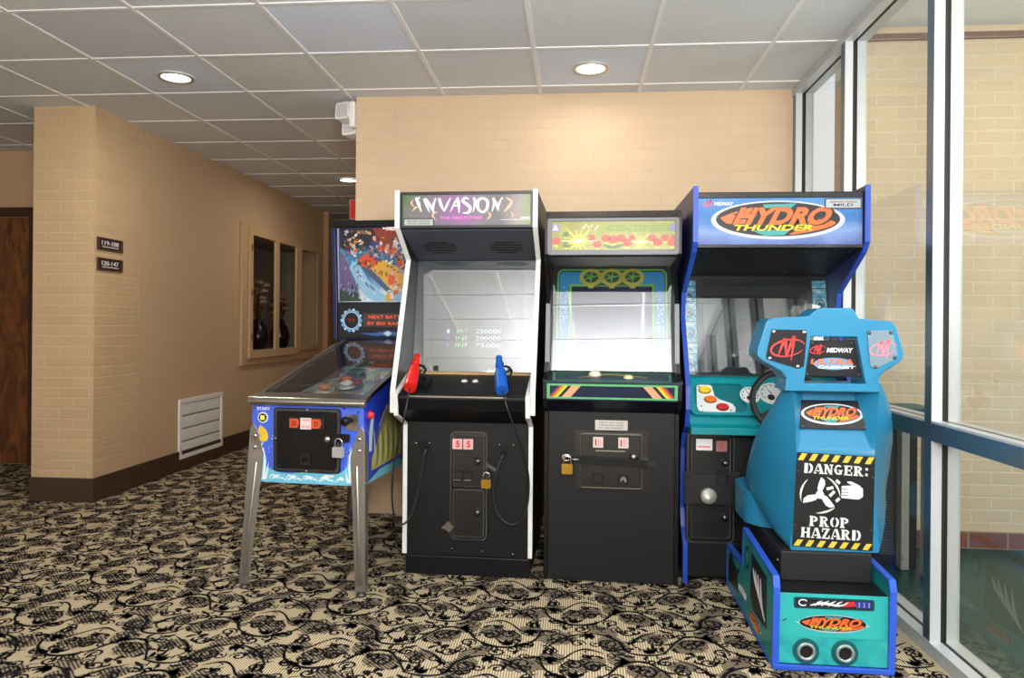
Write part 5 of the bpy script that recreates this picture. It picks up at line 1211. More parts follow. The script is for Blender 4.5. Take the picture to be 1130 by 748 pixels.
b.build('lettering', WHITE, hs); b = MB(); word('PROP', -.60, .42, .225, .335, [1, 1.05, 1, 1]); word('HAZARD', -.80, .72, .100, .210, [1.05, 1, .95, 1, 1.05, 1])
b.build('lettering', WHITE, hs)
b = MB()
def lp_(x, y): return lx((x-385)/255., 1-(y-45)/590.)     # units of the zoomed sign
pc = (292, 302)
for an, L_ in ((92, 108), (212, 120), (-32, 118)):
    t = R(an); pr = []
    for k, (d, w0, w1) in enumerate(((.12, 10, 10), (.35, 22, 16), (.6, 34, 10), (.85, 30, 0), (1., 10, -6))):
        pr.append((d, w0, w1))
    left = []; right = []
    for d, w0, w1 in pr:
        px0 = pc[0]+L_*d*math.cos(t); py0 = pc[1]-L_*d*math.sin(t); nx, ny = math.sin(t), math.cos(t)
        left.append(lp_(px0+nx*w0, py0+ny*w0)); right.append(lp_(px0-nx*w1, py0-ny*w1))
    b.prism(Fw, left+right[::-1], .002, .0028)
b.prism(Fw, [lp_(pc[0]+26*math.cos(a_*PI/10), pc[1]-26*math.sin(a_*PI/10)) for a_ in range(20)], .002, .0030)
for t0, t1 in ((130, 205), (262, 320), (-2, 72)):
    o = []; i_ = []; m = 12
    for k in range(m+1):
        t = R(t0+(t1-t0)*k/m); th = 11*math.sin(PI*k/m)+1.5; o.append(lp_(pc[0]+130*math.cos(t), pc[1]-118*math.sin(t))); i_.append(lp_(pc[0]+(130-th)*math.cos(t), pc[1]-(118-th)*math.sin(t)))
    for k in range(m): b.prism(Fw, [o[k], o[k+1], i_[k+1], i_[k]], .002, .0028)
for (x, y, an) in ((405, 215, -40), (355, 258, 15), (370, 292, 48), (408, 328, 45)):
    t = R(an); dx, dy = math.cos(t), math.sin(t); L_, w_ = (22, 9) if x < 400 else (15, 9)
    b.prism(Fw, [lp_(x+s1*dx*L_-s2*dy*w_, y-(s1*dy*L_+s2*dx*w_)) for s1, s2 in ((-1, -1), (1, -1), (1, 1), (-1, 1))], .002, .0028)
b.build('propeller_symbol', WHITE, hs)
b = MB()
b.prism(Fw, [lp_(*p) for p in ((430, 240), (500, 232), (468, 218), (462, 210), (490, 208), (540, 228), (566, 250), (568, 298), (545, 316), (520, 318), (430, 314))], .002, .0028)
b.mi = 1
for y in (258, 276, 295): b.prism(Fw, [lp_(*p) for p in ((430, y), (472, y-1), (472, y+3), (430, y+4))], .0028, .0031)
b.build('hand_symbol', [WHITE, bpy.data.materials['sign_black']], hs)
for u, v in ((-.97, .80), (.98, .78), (-.98, .23), (.97, .22)): a, z = lx(u*.97, v); bolt(Fw, a, z, .0035, 'sign_bolt', hs, DKSTEEL, .002)

# ================================================================== PINBALL MACHINE
PB_LOC = Vector((-1.172, 3.165, 0)); PB_RZ = R(-5.3)
Pn = thing('pinball_machine', 'blue pinball machine on four steel legs with lit-style backglass of river rapids artwork', 'pinball machine', PB_LOC, PB_RZ)
Pn['label'] = 'blue pinball machine on four steel legs with colourful river rapids backglass'
PBLUE = mat('pinball_blue', (68, 104, 222), .32, var=.05, coat=.2); PBD = mat('pinball_side_blue', (38, 62, 190), .32, var=.06, coat=.2); PDARK = mat('backbox_navy', (24, 28, 84), .38, var=.1)
HWp, LEN = .262, 1.03
zb, zf, zr = .462, .818, 1.075
Fx = Fr((0, 0, 0), (0, 1, 0), (0, 0, 1))
def zt(y): return zf+(zr-zf)*y/LEN
for s in (-1, 1):
    xa, xb = sorted((s*HWp, s*(HWp-.016)))
    b = MB(); b.prism(Fx, [(.0165, zb), (LEN+.16, zb), (LEN+.16, zr), (LEN, zr), (.0165, zf)], xa, xb); sd = b.build('cabinet_side', PBD, Pn, bevel=.002)
    Fo = Fr((s*HWp, 0, 0), (0, s, 0), (0, 0, 1))
    b = MB(); b.mi = 0; b.prism(Fo, [(s*.03, zb+.002), (s*1.15, zb+.002), (s*1.15, zb+.05), (s*.2, zb+.04)], .0004, .001)
    rng = random.Random(11); b.mi = 1
    outline = [(.10, zb+.05), (.10, zb+.10), (.17, zb+.17), (.22, zb+.27), (.30, zb+.33), (.42, zb+.30), (.55, zb+.38), (.70, zb+.30), (.72, zb+.06)]
    b.prism(Fo, [(s*y, z) for y, z in outline], .0004, .0010)
    for k in range(16):
        y = .13+.036*k; b.mi = 2 if k % 2 else 3; b.ribbon(Fo, smooth([(s*y, zb+.06), (s*(y+.01), zb+.14), (s*(y-.004), zb+.20+.06*rng.random())], 4), [.003, .016, .004], .0010, .0016)
    b.mi = 4; b.ribbon(Fo, smooth([(s*.16, zb+.16), (s*.22, zb+.24), (s*.30, zb+.31)], 4), [.008, .03, .01], .0010, .0018)
    b.mi = 5; b.ribbon(Fo, smooth([(s*.085, zb+.14), (s*.09, zb+.22), (s*.11, zb+.29)], 4), [.03, .04, .03], .0004, .0012)
    b.build('side_art', [mat('art_water', (120, 190, 200), .35), mat('art_cliff', (166, 158, 92), .35, var=.15, scale=20), mat('art_cliff_dark', (92, 88, 50), .4), mat('art_cliff_light', (198, 192, 124), .4), mat('art_violet_rock', (120, 104, 130), .4), mat('art_foam', (186, 214, 220), .4)], sd)
b = MB(); b.box(-HWp, .0, zb, HWp, .016, zf+.004); fr = b.build('cabinet_front', PBLUE, Pn, bevel=.002)
b = MB(); b.box(-HWp+.017, .0165, zb+.002, HWp-.017, LEN+.155, zb+.014); b.build('cabinet_bottom', BLACK2, Pn)
b = MB(); b.box(-HWp+.0165, LEN+.14, zb+.015, HWp-.0165, LEN+.159, zr); b.build('cabinet_rear', BLACK2, Pn)
# front art: breaking waves, kayaker badge, lightning
Fp = Fr((0, -.0005, 0))
b = MB(); b.mi = 0
wave = smooth([(-.262, zb+.002), (-.262, zb+.10), (-.235, zb+.13), (-.215, zb+.085), (-.175, zb+.062), (-.10, zb+.044), (.0, zb+.052), (.10, zb+.048), (.165, zb+.06), (.195, zb+.10), (.205, zb+.17), (.225, zb+.11), (.262, zb+.13), (.262, zb+.002)], 5)
b.prism(Fp, wave, .0004, .0010)
b.mi = 1
for k in range(7): x = -.24+.075*k; b.ribbon(Fp, smooth([(x, zb+.012+.005*(k % 2)), (x+.03, zb+.03), (x+.07, zb+.016)], 5), [.002, .014, .002], .0010, .0015)
for s in (-1, 1):
    for k in range(5): b.ribbon(Fp, smooth([(s*(.252-.012*k), zb+.03), (s*(.240-.010*k), zb+.07+.012*k), (s*(.226-.004*k), zb+.10+.014*k)], 4), [.010, .008, .001], .0010, .0016)
for s in (-1, 1):
    for k in range(7):
        xx = s*(.250-.011*k); hh = (.17, .145, .16, .12, .105, .08, .06)[k]; b.mi = 1 if k % 3 else 0
        b.prism(Fp, [(xx-.006, zb+.012), (xx+.007, zb+.014), (xx+.002-s*.012, zb+.014+hh*.6), (xx-s*.016, zb+.014+hh)], .0012+.0002*k, .0016+.0002*k)
for k in range(10): x = -.20+.04*k; b.mi = 1 if k % 2 else 0; b.ribbon(Fp, smooth([(x-.02, zb+.012+.004*(k % 3)), (x, zb+.030+.006*(k % 2)), (x+.025, zb+.020), (x+.04, zb+.028)], 5), [.001, .007, .003, .001], .0018, .0022)
b.mi = 2; b.ribbon(Fp, [(-.205, zb+.185), (-.220, zb+.155), (-.205, zb+.152), (-.222, zb+.118)], [.003, .009, .008, .001], .0004, .0012)
for k in range(24): b.disc(Fp, -.25+.09*rng.random(), zb+.12+.09*rng.random(), .0018, .0004, .001, 6); b.disc(Fp, .185+.06*rng.random(), zb+.12+.06*rng.random(), .0018, .0004, .001, 6)
b.mi = 3; b.prism(Fp, smooth([(-.222, .716), (-.190, .690), (-.184, .655), (-.205, .640), (-.232, .652), (-.222, .668), (-.232, .690), (-.222, .716)], 4)[:-1], .0004, .0012)
b.mi = 2; b.text(Fp, 'START', -.207, .789, .062, .014, .0004, .0010, 0, .02)
b.build('front_art', [mat('art_wave', (112, 196, 222), .35, var=.12, scale=25), mat('art_foam_white', (232, 244, 248), .4), WHITE, mat('art_gold', (226, 190, 60), .4, var=.15)], fr)
b = MB(); b.mi = 0; b.disc(Fp, -.207, .750, .024, .0012, .006, 26); b.mi = 1; b.disc(Fp, -.207, .750, .0185, .006, .0085, 22); b.mi = 2; b.rrect(Fp, -.217, .740, -.197, .760, .003, .0085, .0098); b.build('start_button', [mat('button_cream_ring', (232, 232, 214), .4), BLACK2, mat('button_lit_yellow', (240, 228, 80), .4, emit=.3)], Pn)
for q in ((-.25, .79), (-.222, .803), (.172, .80), (.238, .785)): bolt(Fp, q[0], q[1], .005, 'carriage_bolt', Pn, mat('bolt_navy', (22, 32, 92), .3), .0)
# coin door
x0, x1, z0, z1 = -.152, .160, .515, .797
b = MB(); b.prism(Fp, rr(x0, z0, x1, z1, .014), .0, .010, [rr(x0+.018, z0+.018, x1-.018, z1-.018, .010)]); b.build('coin_door_frame', SATIN, Pn, bevel=.003)
b = MB(); b.rrect(Fp, x0+.020, z0+.020, x1-.020, z1-.020, .010, .0, .012); cd = b.build('coin_door', BLACK2, Pn, bevel=.003); highlight_ring(Fp, x0+.009, z0+.009, x1-.009, z1-.009, .012, .010, cd, .0025)
b = MB(); b.rrect(Fp, -.078, .706, .092, .758, .006, .012, .020); b.build('coin_entry_plate', SATIN, cd, bevel=.002)
ORG = mat('coin_button_orange', (206, 78, 44), .3, emit=.1)
for a in (-.047, .056):
    b = MB(); b.mi = 0; b.prism(Fp, [(a-.022, .712), (a+.014, .712), (a+.022, .732), (a+.014, .752), (a-.022, .752)], .020, .026); b.mi = 1; b.text(Fp, '25', a-.002, .732, .020, .020, .026, .0266, 0, .01); b.build('coin_slot', [ORG, BLACK2], cd)
b = MB(); b.mi = 0; b.rect(Fp, -.020, .706, .030, .756, .020, .0225); b.mi = 1
for z in (.748, .744, .720, .714): b.rect(Fp, -.014, z, .024, z+.002, .0225, .0229)
b.build('price_card', [mat('card_pinkish', (240, 214, 214), .5), mat('card_red', (206, 60, 60), .5)], cd)
b = MB()
for k in range(4): b.ribbon(Fp, [(-.055+.036*k, .700), (-.055+.036*k, .625)], .002, .012, .0135)
b.build('door_rib', SATIN, cd)
b = MB(); b.prism(Fp, rr(-.022, .548, .024, .595, .003), .012, .018, [rr(-.014, .556, .016, .587, .002)]); b.build('coin_return', SATIN, cd)
b = MB(); b.rrect(Fp, .105, .655, .205, .690, .004, .0122, .017); b.build('hasp', BLACK2, Pn, bevel=.001)
b = MB(); b.lathe(Fp, .103, .665, [(.016, .012), (.016, .020), (.010, .026), (.004, .028)], 16); b.build('key_lock', CHROME, cd)
padlock('padlock', 'silver padlock hanging from the coin door of the blue pinball machine', loc_of(Pn, PB_LOC, PB_RZ, (.160, -.028, .668)), PB_RZ, mat('padlock_silver', (196, 200, 206), .35, .6), 1.25)
for q in ((x0+.008, .66), (.004, z1-.007), (.004, z0+.007), (x0+.03, z0+.028)): bolt(Fp, q[0], q[1], .0045, 'door_bolt', cd, CHROME, .010)
b = MB(); b.mi = 0; b.rect(Fp, .085, .497, .128, .507, .0014, .0024); b.build('serial_sticker', WHITE, Pn)
# plunger
b = MB(); b.rrect(Fp, .185, .705, .240, .775, .003, .0005, .004); pp = b.build('plunger_plate', STEEL, Pn, bevel=.001)
b = MB(); b.lathe(Fp, .203, .752, [(.013, .004), (.013, .018), (.008, .022), (.008, .045), (.019, .050), (.021, .060), (.016, .070), (.006, .074)], 18); b.build('plunger_knob', BLACK2, pp)
for s in (-1, 1):
    b = MB(); b.lathe(Fr((s*HWp, .075, .765), (0, s, 0), (0, 0, 1)), 0, 0, [(.020, .0), (.020, .005), (.013, .007), (.013, .018), (.009, .020)], 18); b.build('flipper_button', mat('flipper_red', (226, 56, 66), .35), Pn)
# rails and lock bar
RAIL = mat('steel_rail', (176, 172, 164), .25, 1., var=.06, scale=12)
b = MB(); b.prism(Fx, [(-.022, zf-.010), (-.026, zf+.008), (-.014, zf+.024), (.060, zf+.040), (.060, zf+.018), (.0, zf+.005), (.0, zf-.010)], -HWp-.014, HWp+.014); b.build('lock_bar', RAIL, Pn, bevel=.005, seg=3)
for s in (-1, 1):
    xa, xb = sorted((s*(HWp+.006), s*(HWp-.022)))
    b = MB(); b.prism(Fx, [(.0605, zt(.06)+.001), (LEN, zt(LEN)+.001), (LEN, zt(LEN)+.020), (.0605, zt(.06)+.022)], xa, xb); b.build('side_rail', RAIL, Pn, bevel=.003)
Ft = Fr((0, .06, zt(.06)+.010), (1, 0, 0), (0, LEN-.06, zt(LEN)-zt(.06))); TL = math.hypot(LEN-.06, zt(LEN)-zt(.06))
b = MB(); b.rect(Ft, -HWp+.022, .0, HWp-.022, TL-.002, .003, .007); b.build('playfield_glass', glass_mat('playfield_glass_mat', (.93, .95, .95), .07, 1.1, .01), Pn)
for s in (-1, 1):
    xa, xb = sorted((s*(HWp-.0165), s*(HWp-.019)))
    b = MB(); b.prism(Fx, [(.03, .70), (LEN-.01, .90), (LEN-.01, zt(LEN)-.004), (.03, zt(.03)-.004)], xa, xb); b.build('inner_liner', mat('liner_black', (24, 24, 26), .35), Pn)
b = MB(); b.box(-HWp+.0195, LEN-.012, .90, HWp-.0195, LEN-.008, zr-.003); b.build('back_panel', mat('back_panel_print', (110, 78, 64), .5, var=.4, scale=22), Pn)
# playfield
Fy = Fr((0, .03, .735), (1, 0, 0), (0, 1.0, .20)); 
PFA = ramp_mat('playfield_print', [(.30, (40, 70, 84)), (.42, (96, 132, 140)), (.50, (150, 150, 140)), (.57, (176, 120, 70)), (.64, (120, 128, 120)), (.74, (56, 96, 110))], 11, .3, 5, 1.5, coat=.4)
b = MB(); b.rect(Fy, -HWp+.018, .02, HWp-.018, 1.0, -.012, .0); pf = b.build('playfield', PFA, Pn)
b = MB(); b.box(-HWp+.0175, .02, .62, HWp-.0175, .0235, zf+.0); b.build('apron_wall', BLACK2, Pn)
b = MB(); b.prism(Fy, [(-.235, .022), (.20, .022), (.20, .10), (.08, .15), (-.11, .15), (-.235, .10)], .0005, .018); b.mi = 1; b.rect(Fy, -.17, .05, -.08, .10, .018, .0185); b.rect(Fy, .05, .05, .15, .10, .018, .0185); b.build('apron', [mat('apron_slate', (60, 80, 96), .35), mat('apron_card', (206, 200, 180), .5)], pf, bevel=.001)
b = MB()
b.prism(Fy, smooth([(-.22, .25), (-.20, .45), (-.15, .62), (-.11, .64), (-.13, .45), (-.16, .28), (-.22, .25)], 4)[:-1], .002, .030); b.build('ramp', mat('ramp_grey', (150, 160, 166), .25), pf, bevel=.003)
b = MB(); b.rrect(Fy, -.125, .62, -.085, .90, .01, .001, .055); b.build('ramp', mat('ramp_clear_grey', (126, 146, 156), .2), pf, bevel=.004)
for k, (a, y, r, c) in enumerate(((-.12, .44, .035, (206, 120, 60)), (-.04, .52, .032, (226, 214, 196)), (-.075, .60, .030, (200, 96, 52)), (.10, .72, .028, (190, 160, 60)))):
    b = MB(); b.mi = 0; b.lathe(Fy, a, y, [(r*.6, .001), (r*.6, .022), (r, .026), (r*1.05, .034), (r*.5, .044)], 18); b.mi = 1; b.lathe(Fy, a, y, [(r*1.2, .006), (r*1.25, .010), (r*1.2, .014)], 18); b.build('pop_bumper', [mat('bumper_%d' % k, c, .3, coat=.4), mat('bumper_skirt', (224, 220, 206), .4)], pf)
for k, (pts, c) in enumerate(((((-.19, .20), (-.11, .24), (-.14, .36), (-.20, .34)), (196, 130, 76)), (((.02, .60), (.07, .62), (.06, .74), (.02, .70)), (206, 190, 90)), (((.10, .80), (.22, .78), (.22, .86), (.12, .87)), (182, 160, 64)), (((-.05, .86), (.06, .88), (.06, .96), (-.05, .95)), (196, 84, 54)), (((.12, .40), (.19, .44), (.20, .56), (.13, .52)), (190, 206, 208)), (((-.02, .26), (.08, .24), (.10, .33), (.0, .35)), (110, 130, 74)), (((.08, .90), (.23, .90), (.23, .98), (.08, .98)), (186, 98, 70)))):
    b = MB(); b.prism(Fy, pts, .026, .029)
    for p in pts: b.lathe(Fy, p[0]*.97+sum(q[0] for q in pts)/len(pts)*.03, p[1], [(.004, .0005), (.004, .026)], 8)
    b.build('playfield_plastic', mat('plastic_%d' % k, c, .25, coat=.4, var=.2, scale=40), pf)
rng = random.Random(31)
for k in range(34):
    a, y = rng.uniform(-.21, .21), rng.uniform(.22, .96); s_ = rng.uniform(.010, .026); h_ = rng.uniform(.010, .045); t0 = rng.uniform(0, 3)
    c = ((214, 120, 60), (226, 220, 206), (120, 150, 160), (206, 176, 70), (90, 110, 116), (196, 80, 56), (150, 160, 150))[k % 7]
    b = MB(); b.prism(Fy, [(a+s_*math.cos(t0+q*1.5708)*(1.6 if q % 2 else 1), y+s_*math.sin(t0+q*1.5708)*(1.6 if q % 2 else 1)) for q in range(4)], h_, h_+.003); b.lathe(Fy, a, y, [(.005, .0005), (.005, h_+.0005)], 8); b.build('playfield_plastic', mat('small_plastic_%d' % (k % 7), c, .25, coat=.4, var=.2, scale=60), pf)
for s in (-1, 1):
    b = MB(); b.ribbon(Fy, [(s*.09, .205), (s*.025, .17)], [.026, .014], .012, .026); b.build('flipper', mat('flipper_cream', (230, 224, 208), .35), pf, bevel=.002)
# legs
LEGM = mat('leg_steel', (160, 156, 150), .34, .85, var=.08, scale=14)
for sx in (-1, 1):
    for sy, yb_, ztop in ((-1, .0, .722), (1, LEN+.10, .66)):
        xo = sx*(HWp+.003); fx = sx*(HWp+.028); fy = yb_-.045 if sy < 0 else yb_+.045
        b = MB(); t = .004
        # angle section: two flanges from the cabinet corner to the foot
        def flange(A0, A1, nrm):
            n_ = Vector(nrm)*t
            q = [Vector(v) for v in (A0[0], A0[1], A1[1], A1[0])]
            b.add(q+[v+n_ for v in q], [(3, 2, 1, 0), (4, 5, 6, 7), (0, 1, 5, 4), (1, 2, 6, 5), (2, 3, 7, 6), (3, 0, 4, 7)])
        w0, w1 = .058, .040
        yc = yb_-.0012*1.5 if sy < 0 else yb_+.06
        yy = yb_-.004 if sy < 0 else LEN+.166
        # front-facing flange: chamfered top plate, then a straight channel
        top = [(xo, yy, ztop-.07), (xo, yy, ztop-.02), (xo-sx*.012, yy, ztop), (xo-sx*.03, yy, ztop-.035), (xo-sx*w0, yy, ztop-.13), (xo-sx*w0, yy, ztop-.15)]
        n_ = len(top); vs = [Vector(p) for p in top]+[Vector((fx-sx*w1, fy, .022)), Vector((fx, fy, .022))]
        m_ = len(vs); back = [v+Vector((0, t*(1 if sy < 0 else -1), 0)) for v in vs]
        b.add(vs+back, [tuple(range(m_)), tuple(reversed(range(m_, 2*m_)))]+[(i, (i+1) % m_, m_+(i+1) % m_, m_+i) for i in range(m_)])
        # side flange
        vs = [Vector((xo, yy, ztop-.02)), Vector((xo, yy-sy*.05, ztop-.10)), Vector((fx, fy-sy*.034, .022)), Vector((fx, fy, .022))]
        back = [v+Vector((sx*t, 0, 0)) for v in vs]
        b.add(vs+back, [(0, 1, 2, 3), (7, 6, 5, 4), (0, 4, 5, 1), (1, 5, 6, 2), (2, 6, 7, 3), (3, 7, 4, 0)])
        # pressed rib down the channel
        m0 = Vector((xo-sx*w0*.5, yy-.002*(1 if sy < 0 else -1), ztop-.17)); m1 = Vector((fx-sx*w1*.5, fy-.002*(1 if sy < 0 else -1), .05)); b.tube([m0, m1], .008, 8)
        lg = b.build('leg', LEGM, Pn, bevel=.0015)
        for zz in (ztop-.055, ztop-.105): bolt(Fr((0, yy-.0002 if sy < 0 else yy, 0)), xo-sx*.020, zz, .010, 'leg_bolt', lg, CHROME, .0)
        b = MB(); b.lathe(Fr((fx-sx*.018, fy+.010*(-sy), .0), (1, 0, 0), (0, 1, 0)), 0, 0, [(.022, .001), (.022, .010), (.012, .018), (.008, .020), (.008, .040)], 16); b.build('leg_leveller', DKSTEEL, lg)
# backbox
BW, BY0, BY1, BZ0, BZ1 = .350, LEN+.0, LEN+.20, 1.078, 1.775
b = MB(); b.prism(FRONT, [(-BW+.02, BZ0), (BW-.02, BZ0), (BW, BZ1), (-BW, BZ1)], -BY1, -(BY0+.012)); bb = b.build('backbox', PDARK, Pn, bevel=.003)
Fb = Fr((0, BY0+.0115, 0))
b = MB(); b.prism(Fb, [(-BW+.012, BZ1-.04), (BW-.012, BZ1-.04), (BW-.002, BZ1-.001), (-BW+.002, BZ1-.001)], .0, .014); b.build('backbox_top_trim', BLACK2, Pn, bevel=.003)
for s in (-1, 1):
    b = MB(); b.prism(Fb, [(s*(BW-.001), BZ1-.042), (s*(BW-.024), BZ1-.042), (s*(BW-.040), BZ0+.2), (s*(BW-.040), BZ0+.004), (s*(BW-.021), BZ0+.004)], .0, .016); b.build('backbox_side_trim', PDARK, Pn, bevel=.003)
    b = MB(); b.prism(Fb, [(s*(BW-.032), BZ1-.045), (s*(BW-.044), BZ1-.045), (s*(BW-.052), BZ0+.22), (s*(BW-.044), BZ0+.22)], .0005, .006); b.build('glass_channel', mat('channel_silver', (170, 186, 214), .25, .6), Pn)
GZ0, GZ1, GWd = 1.300, BZ1-.045, BW-.050
RIV = grad_mat('backglass_water', [(0, (226, 236, 244)), (.2, (120, 176, 220)), (.42, (56, 112, 176)), (.6, (90, 150, 190)), (.8, (40, 66, 110)), (1, (30, 34, 80))], 2, GZ0, GZ1, .2, .7, 16)
b = MB(); b.rect(Fb, -GWd, GZ0, GWd, GZ1, .001, .004); bg = b.build('backglass', RIV, Pn)
b = MB(); rng = random.Random(21)
def blob(x, z, rx, rz_, m, c, n=10, rot=0.):
    b.mi = m; pts = []
    for k in range(n):
        t = 2*PI*k/n; q = 1+.28*(rng.random()-.5); u, v = rx*q*math.cos(t), rz_*q*math.sin(t); pts.append((x+u*math.cos(rot)-v*math.sin(rot), z+u*math.sin(rot)+v*math.cos(rot)))
    b.prism(Fb, pts, c, c+.0005)
def cl(p): return (max(-GWd+.001, min(GWd-.001, p[0])), max(GZ0+.001, min(GZ1-.001, p[1])))
b.mi = 0; b.prism(Fb, [cl(p) for p in ((-.30, 1.73), (-.10, 1.73), (-.05, 1.66), (-.16, 1.62), (-.26, 1.60), (-.30, 1.62))], .0042, .0046)
b.mi = 1; b.prism(Fb, [cl(p) for p in ((-.30, 1.60), (-.27, 1.56), (-.20, 1.40), (-.17, 1.33), (-.24, 1.31), (-.30, 1.36))], .0042, .0047)
b.mi = 6; b.prism(Fb, [cl(p) for p in ((-.30, 1.37), (-.20, 1.36), (-.16, 1.305), (-.30, 1.302))], .0047, .0050)
b.mi = 2; b.prism(Fb, [cl(p) for p in ((-.10, 1.73), (.05, 1.73), (.10, 1.66), (.02, 1.60), (-.06, 1.66))], .0042, .0047)
b.mi = 7; b.prism(Fb, [cl(p) for p in ((.08, 1.73), (.30, 1.73), (.30, 1.69), (.12, 1.68))], .0042, .0047)
b.mi = 5; b.prism(Fb, smooth([(-.24, 1.50), (-.20, 1.54), (-.10, 1.40), (.0, 1.33), (.06, 1.31), (-.08, 1.305), (-.16, 1.36), (-.24, 1.50)], 4)[:-1], .0047, .0051)
b.mi = 3; b.prism(Fb, [(-.13, 1.51), (-.04, 1.545), (.06, 1.50), (.10, 1.42), (.055, 1.345), (.02, 1.37), (-.06, 1.45)], .0051, .0055)
b.mi = 8; b.prism(Fb, [(-.165, 1.50), (-.13, 1.51), (.0, 1.385), (.02, 1.37), (.0, 1.35), (-.09, 1.43)], .0051, .0056)
for k in range(3): blob(-.055+.028*k, 1.475-.012*k, .024, .030, 3, .0058, 9, .6)
blob(-.125, 1.535, .058, .042, 4, .0056, 14); blob(-.13, 1.528, .022, .016, 2, .0061, 9)
for (x, z, s_, m) in ((-.215, 1.60, .026, 9), (-.165, 1.62, .022, 6), (-.09, 1.635, .030, 7), (-.05, 1.615, .024, 4), (-.01, 1.60, .022, 9), (.03, 1.585, .030, 4), (.04, 1.64, .022, 10), (.07, 1.53, .026, 4), (.09, 1.50, .024, 9), (.02, 1.43, .034, 4), (.045, 1.40, .026, 9), (.06, 1.445, .024, 3), (.10, 1.46, .026, 9), (.15, 1.50, .03, 4), (.15, 1.44, .03, 9), (.20, 1.55, .03, 3), (.22, 1.48, .03, 4), (.045, 1.35, .022, 4), (.0, 1.325, .026, 3)):
    blob(x, z, s_*.75, s_, m, .0062, 9); blob(x+s_*.1, z+s_*1.15, s_*.42, s_*.45, 9, .0067, 8); blob(x+s_*.6, z-s_*.1, s_*.7, s_*.25, m if m != 9 else 4, .0065, 7, rng.uniform(-1, 1))
b.mi = 5; b.prism(Fb, smooth([(.03, 1.33), (.10, 1.38), (.18, 1.40), (.25, 1.37), (.28, 1.305), (.05, 1.305), (.03, 1.33)], 4)[:-1], .0070, .0074)
PALS = (0, 8, 4, 9, 2, 3, 7, 5, 10, 6, 1)
for k in range(210):
    t = rng.random(); x = -.27+.56*rng.random(); zc = 1.62-.34*(x+.2)*.75+rng.gauss(0, .055)
    if x < -.17 and zc < 1.52: continue
    x, zc = cl((x, zc)); x = max(-GWd+.02, min(GWd-.02, x)); zc = max(GZ0+.02, min(GZ1-.02, zc))
    blob(x, zc, rng.uniform(.004, .015), rng.uniform(.003, .010), PALS[rng.randrange(11)], .0071+.0004*(k % 9), 7, rng.uniform(0, 3))
for k in range(40):
    x = -.29+.12*rng.random(); zc = 1.31+.22*rng.random(); blob(x, zc, .003, rng.uniform(.008, .02), (0, 6, 1, 5)[k % 4], .0071+.0003*(k % 5), 6, -.4)
    x = -.20+.16*rng.random(); zc = 1.50-(x+.20)*1.1+rng.uniform(-.03, .0); blob(x, max(zc, GZ0+.02), rng.uniform(.004, .014), .003, (10, 5, 7)[k % 3], .0058+.0003*(k % 5), 6, -.9)
for k in range(26): blob(rng.uniform(.0, .27), rng.uniform(1.31, 1.39), rng.uniform(.004, .012), rng.uniform(.003, .008), 10, .0076, 7)
b.mi = 3; b.text(Fb, 'Williams', -.155, 1.706, .085, .020, .0066, .0072, .25, .0)
b.build('backglass_art', [mat('bg_dark', (32, 30, 44), .3), mat('bg_violet', (112, 96, 140), .3, var=.2, scale=30), mat('bg_rust', (150, 50, 36), .3, var=.2, scale=30), mat('bg_yellow', (226, 176, 50), .3, var=.1), mat('bg_orange', (222, 84, 44), .3, var=.15), mat('bg_sky', (150, 200, 232), .3, var=.12, scale=30), mat('bg_green', (50, 74, 62), .3, var=.2), mat('bg_blue', (44, 60, 130), .3, var=.2), mat('bg_steel', (70, 86, 110), .3), mat('bg_peach', (226, 176, 140), .3, var=.12), mat('bg_white', (232, 240, 246), .3)], bg)
b = MB(); b.rect(Fb, -GWd-.003, GZ0-.003, GWd+.003, GZ1+.003, .013, .016); b.build('backglass_pane', glass_mat('backglass_pane_mat', (1, 1, 1), .0, .6, .0), Pn)
# speaker panel
b = MB(); b.prism(Fb, [(-BW+.042, BZ0+.012), (BW-.042, BZ0+.012), (BW-.042, GZ0-.006), (-BW+.042, GZ0-.006)], .001, .010); spl = b.build('speaker_panel', mat('speaker_panel_black', (14, 18, 32), .35), Pn, bevel=.003)
PBL = mat('print_light_blue', (112, 168, 224), .4); PBW = mat('print_pale', (206, 226, 244), .4)
for s in (-1, 1):
    b = MB(); c = (s*.222, 1.192)
    b.mi = 0; b.ribbon(Fb, ell(c[0], c[1], .054, .056, 40, 0, 2*PI, False), .014, .0102, .0115); b.mi = 1; b.ribbon(Fb, ell(c[0], c[1], .046, .048, 40, 0, 2*PI, False), .004, .0116, .0124)
    for k in range(14): a = 2*PI*k/14; b.mi = 1 if k % 2 else 0; b.disc(Fb, c[0]+.061*math.cos(a), c[1]+.063*math.sin(a), .0075, .0102, .0118, 8)
    b.mi = 2; b.disc(Fb, c[0], c[1], .040, .0102, .0108, 24)
    b.mi = 3
    for k in (-1, 1): b.ribbon(Fb, [(c[0]+k*.012-.009, c[1]+.010), (c[0]+k*.012, c[1]), (c[0]+k*.012+.009, c[1]+.010)], .004, .0109, .0114); b.ribbon(Fb, [(c[0]+k*.012, c[1]), (c[0]+k*.012, c[1]-.010)], .004, .0109, .0114)
    b.build('speaker_grille', [PBL, PBW, mat('grille_black', (24, 20, 22), .6), mat('grille_red', (190, 50, 36), .5)], spl)
b = MB(); b.rrect(Fb, -.150, 1.155, .150, 1.235, .004, .0102, .0125); dm = b.build('dot_display', mat('display_brown', (74, 58, 54), .3), spl)
b = MB(); b.text(Fb, 'NEXT BATTER', .0, 1.213, .235, .020, .0127, .0133, 0, .01); b.text(Fb, 'BY BIG RAPIDS', .0, 1.176, .245, .018, .0127, .0133, 0, .01); b.build('display_text', mat('dots_orange', (226, 84, 46), .5, emit=.6), dm)
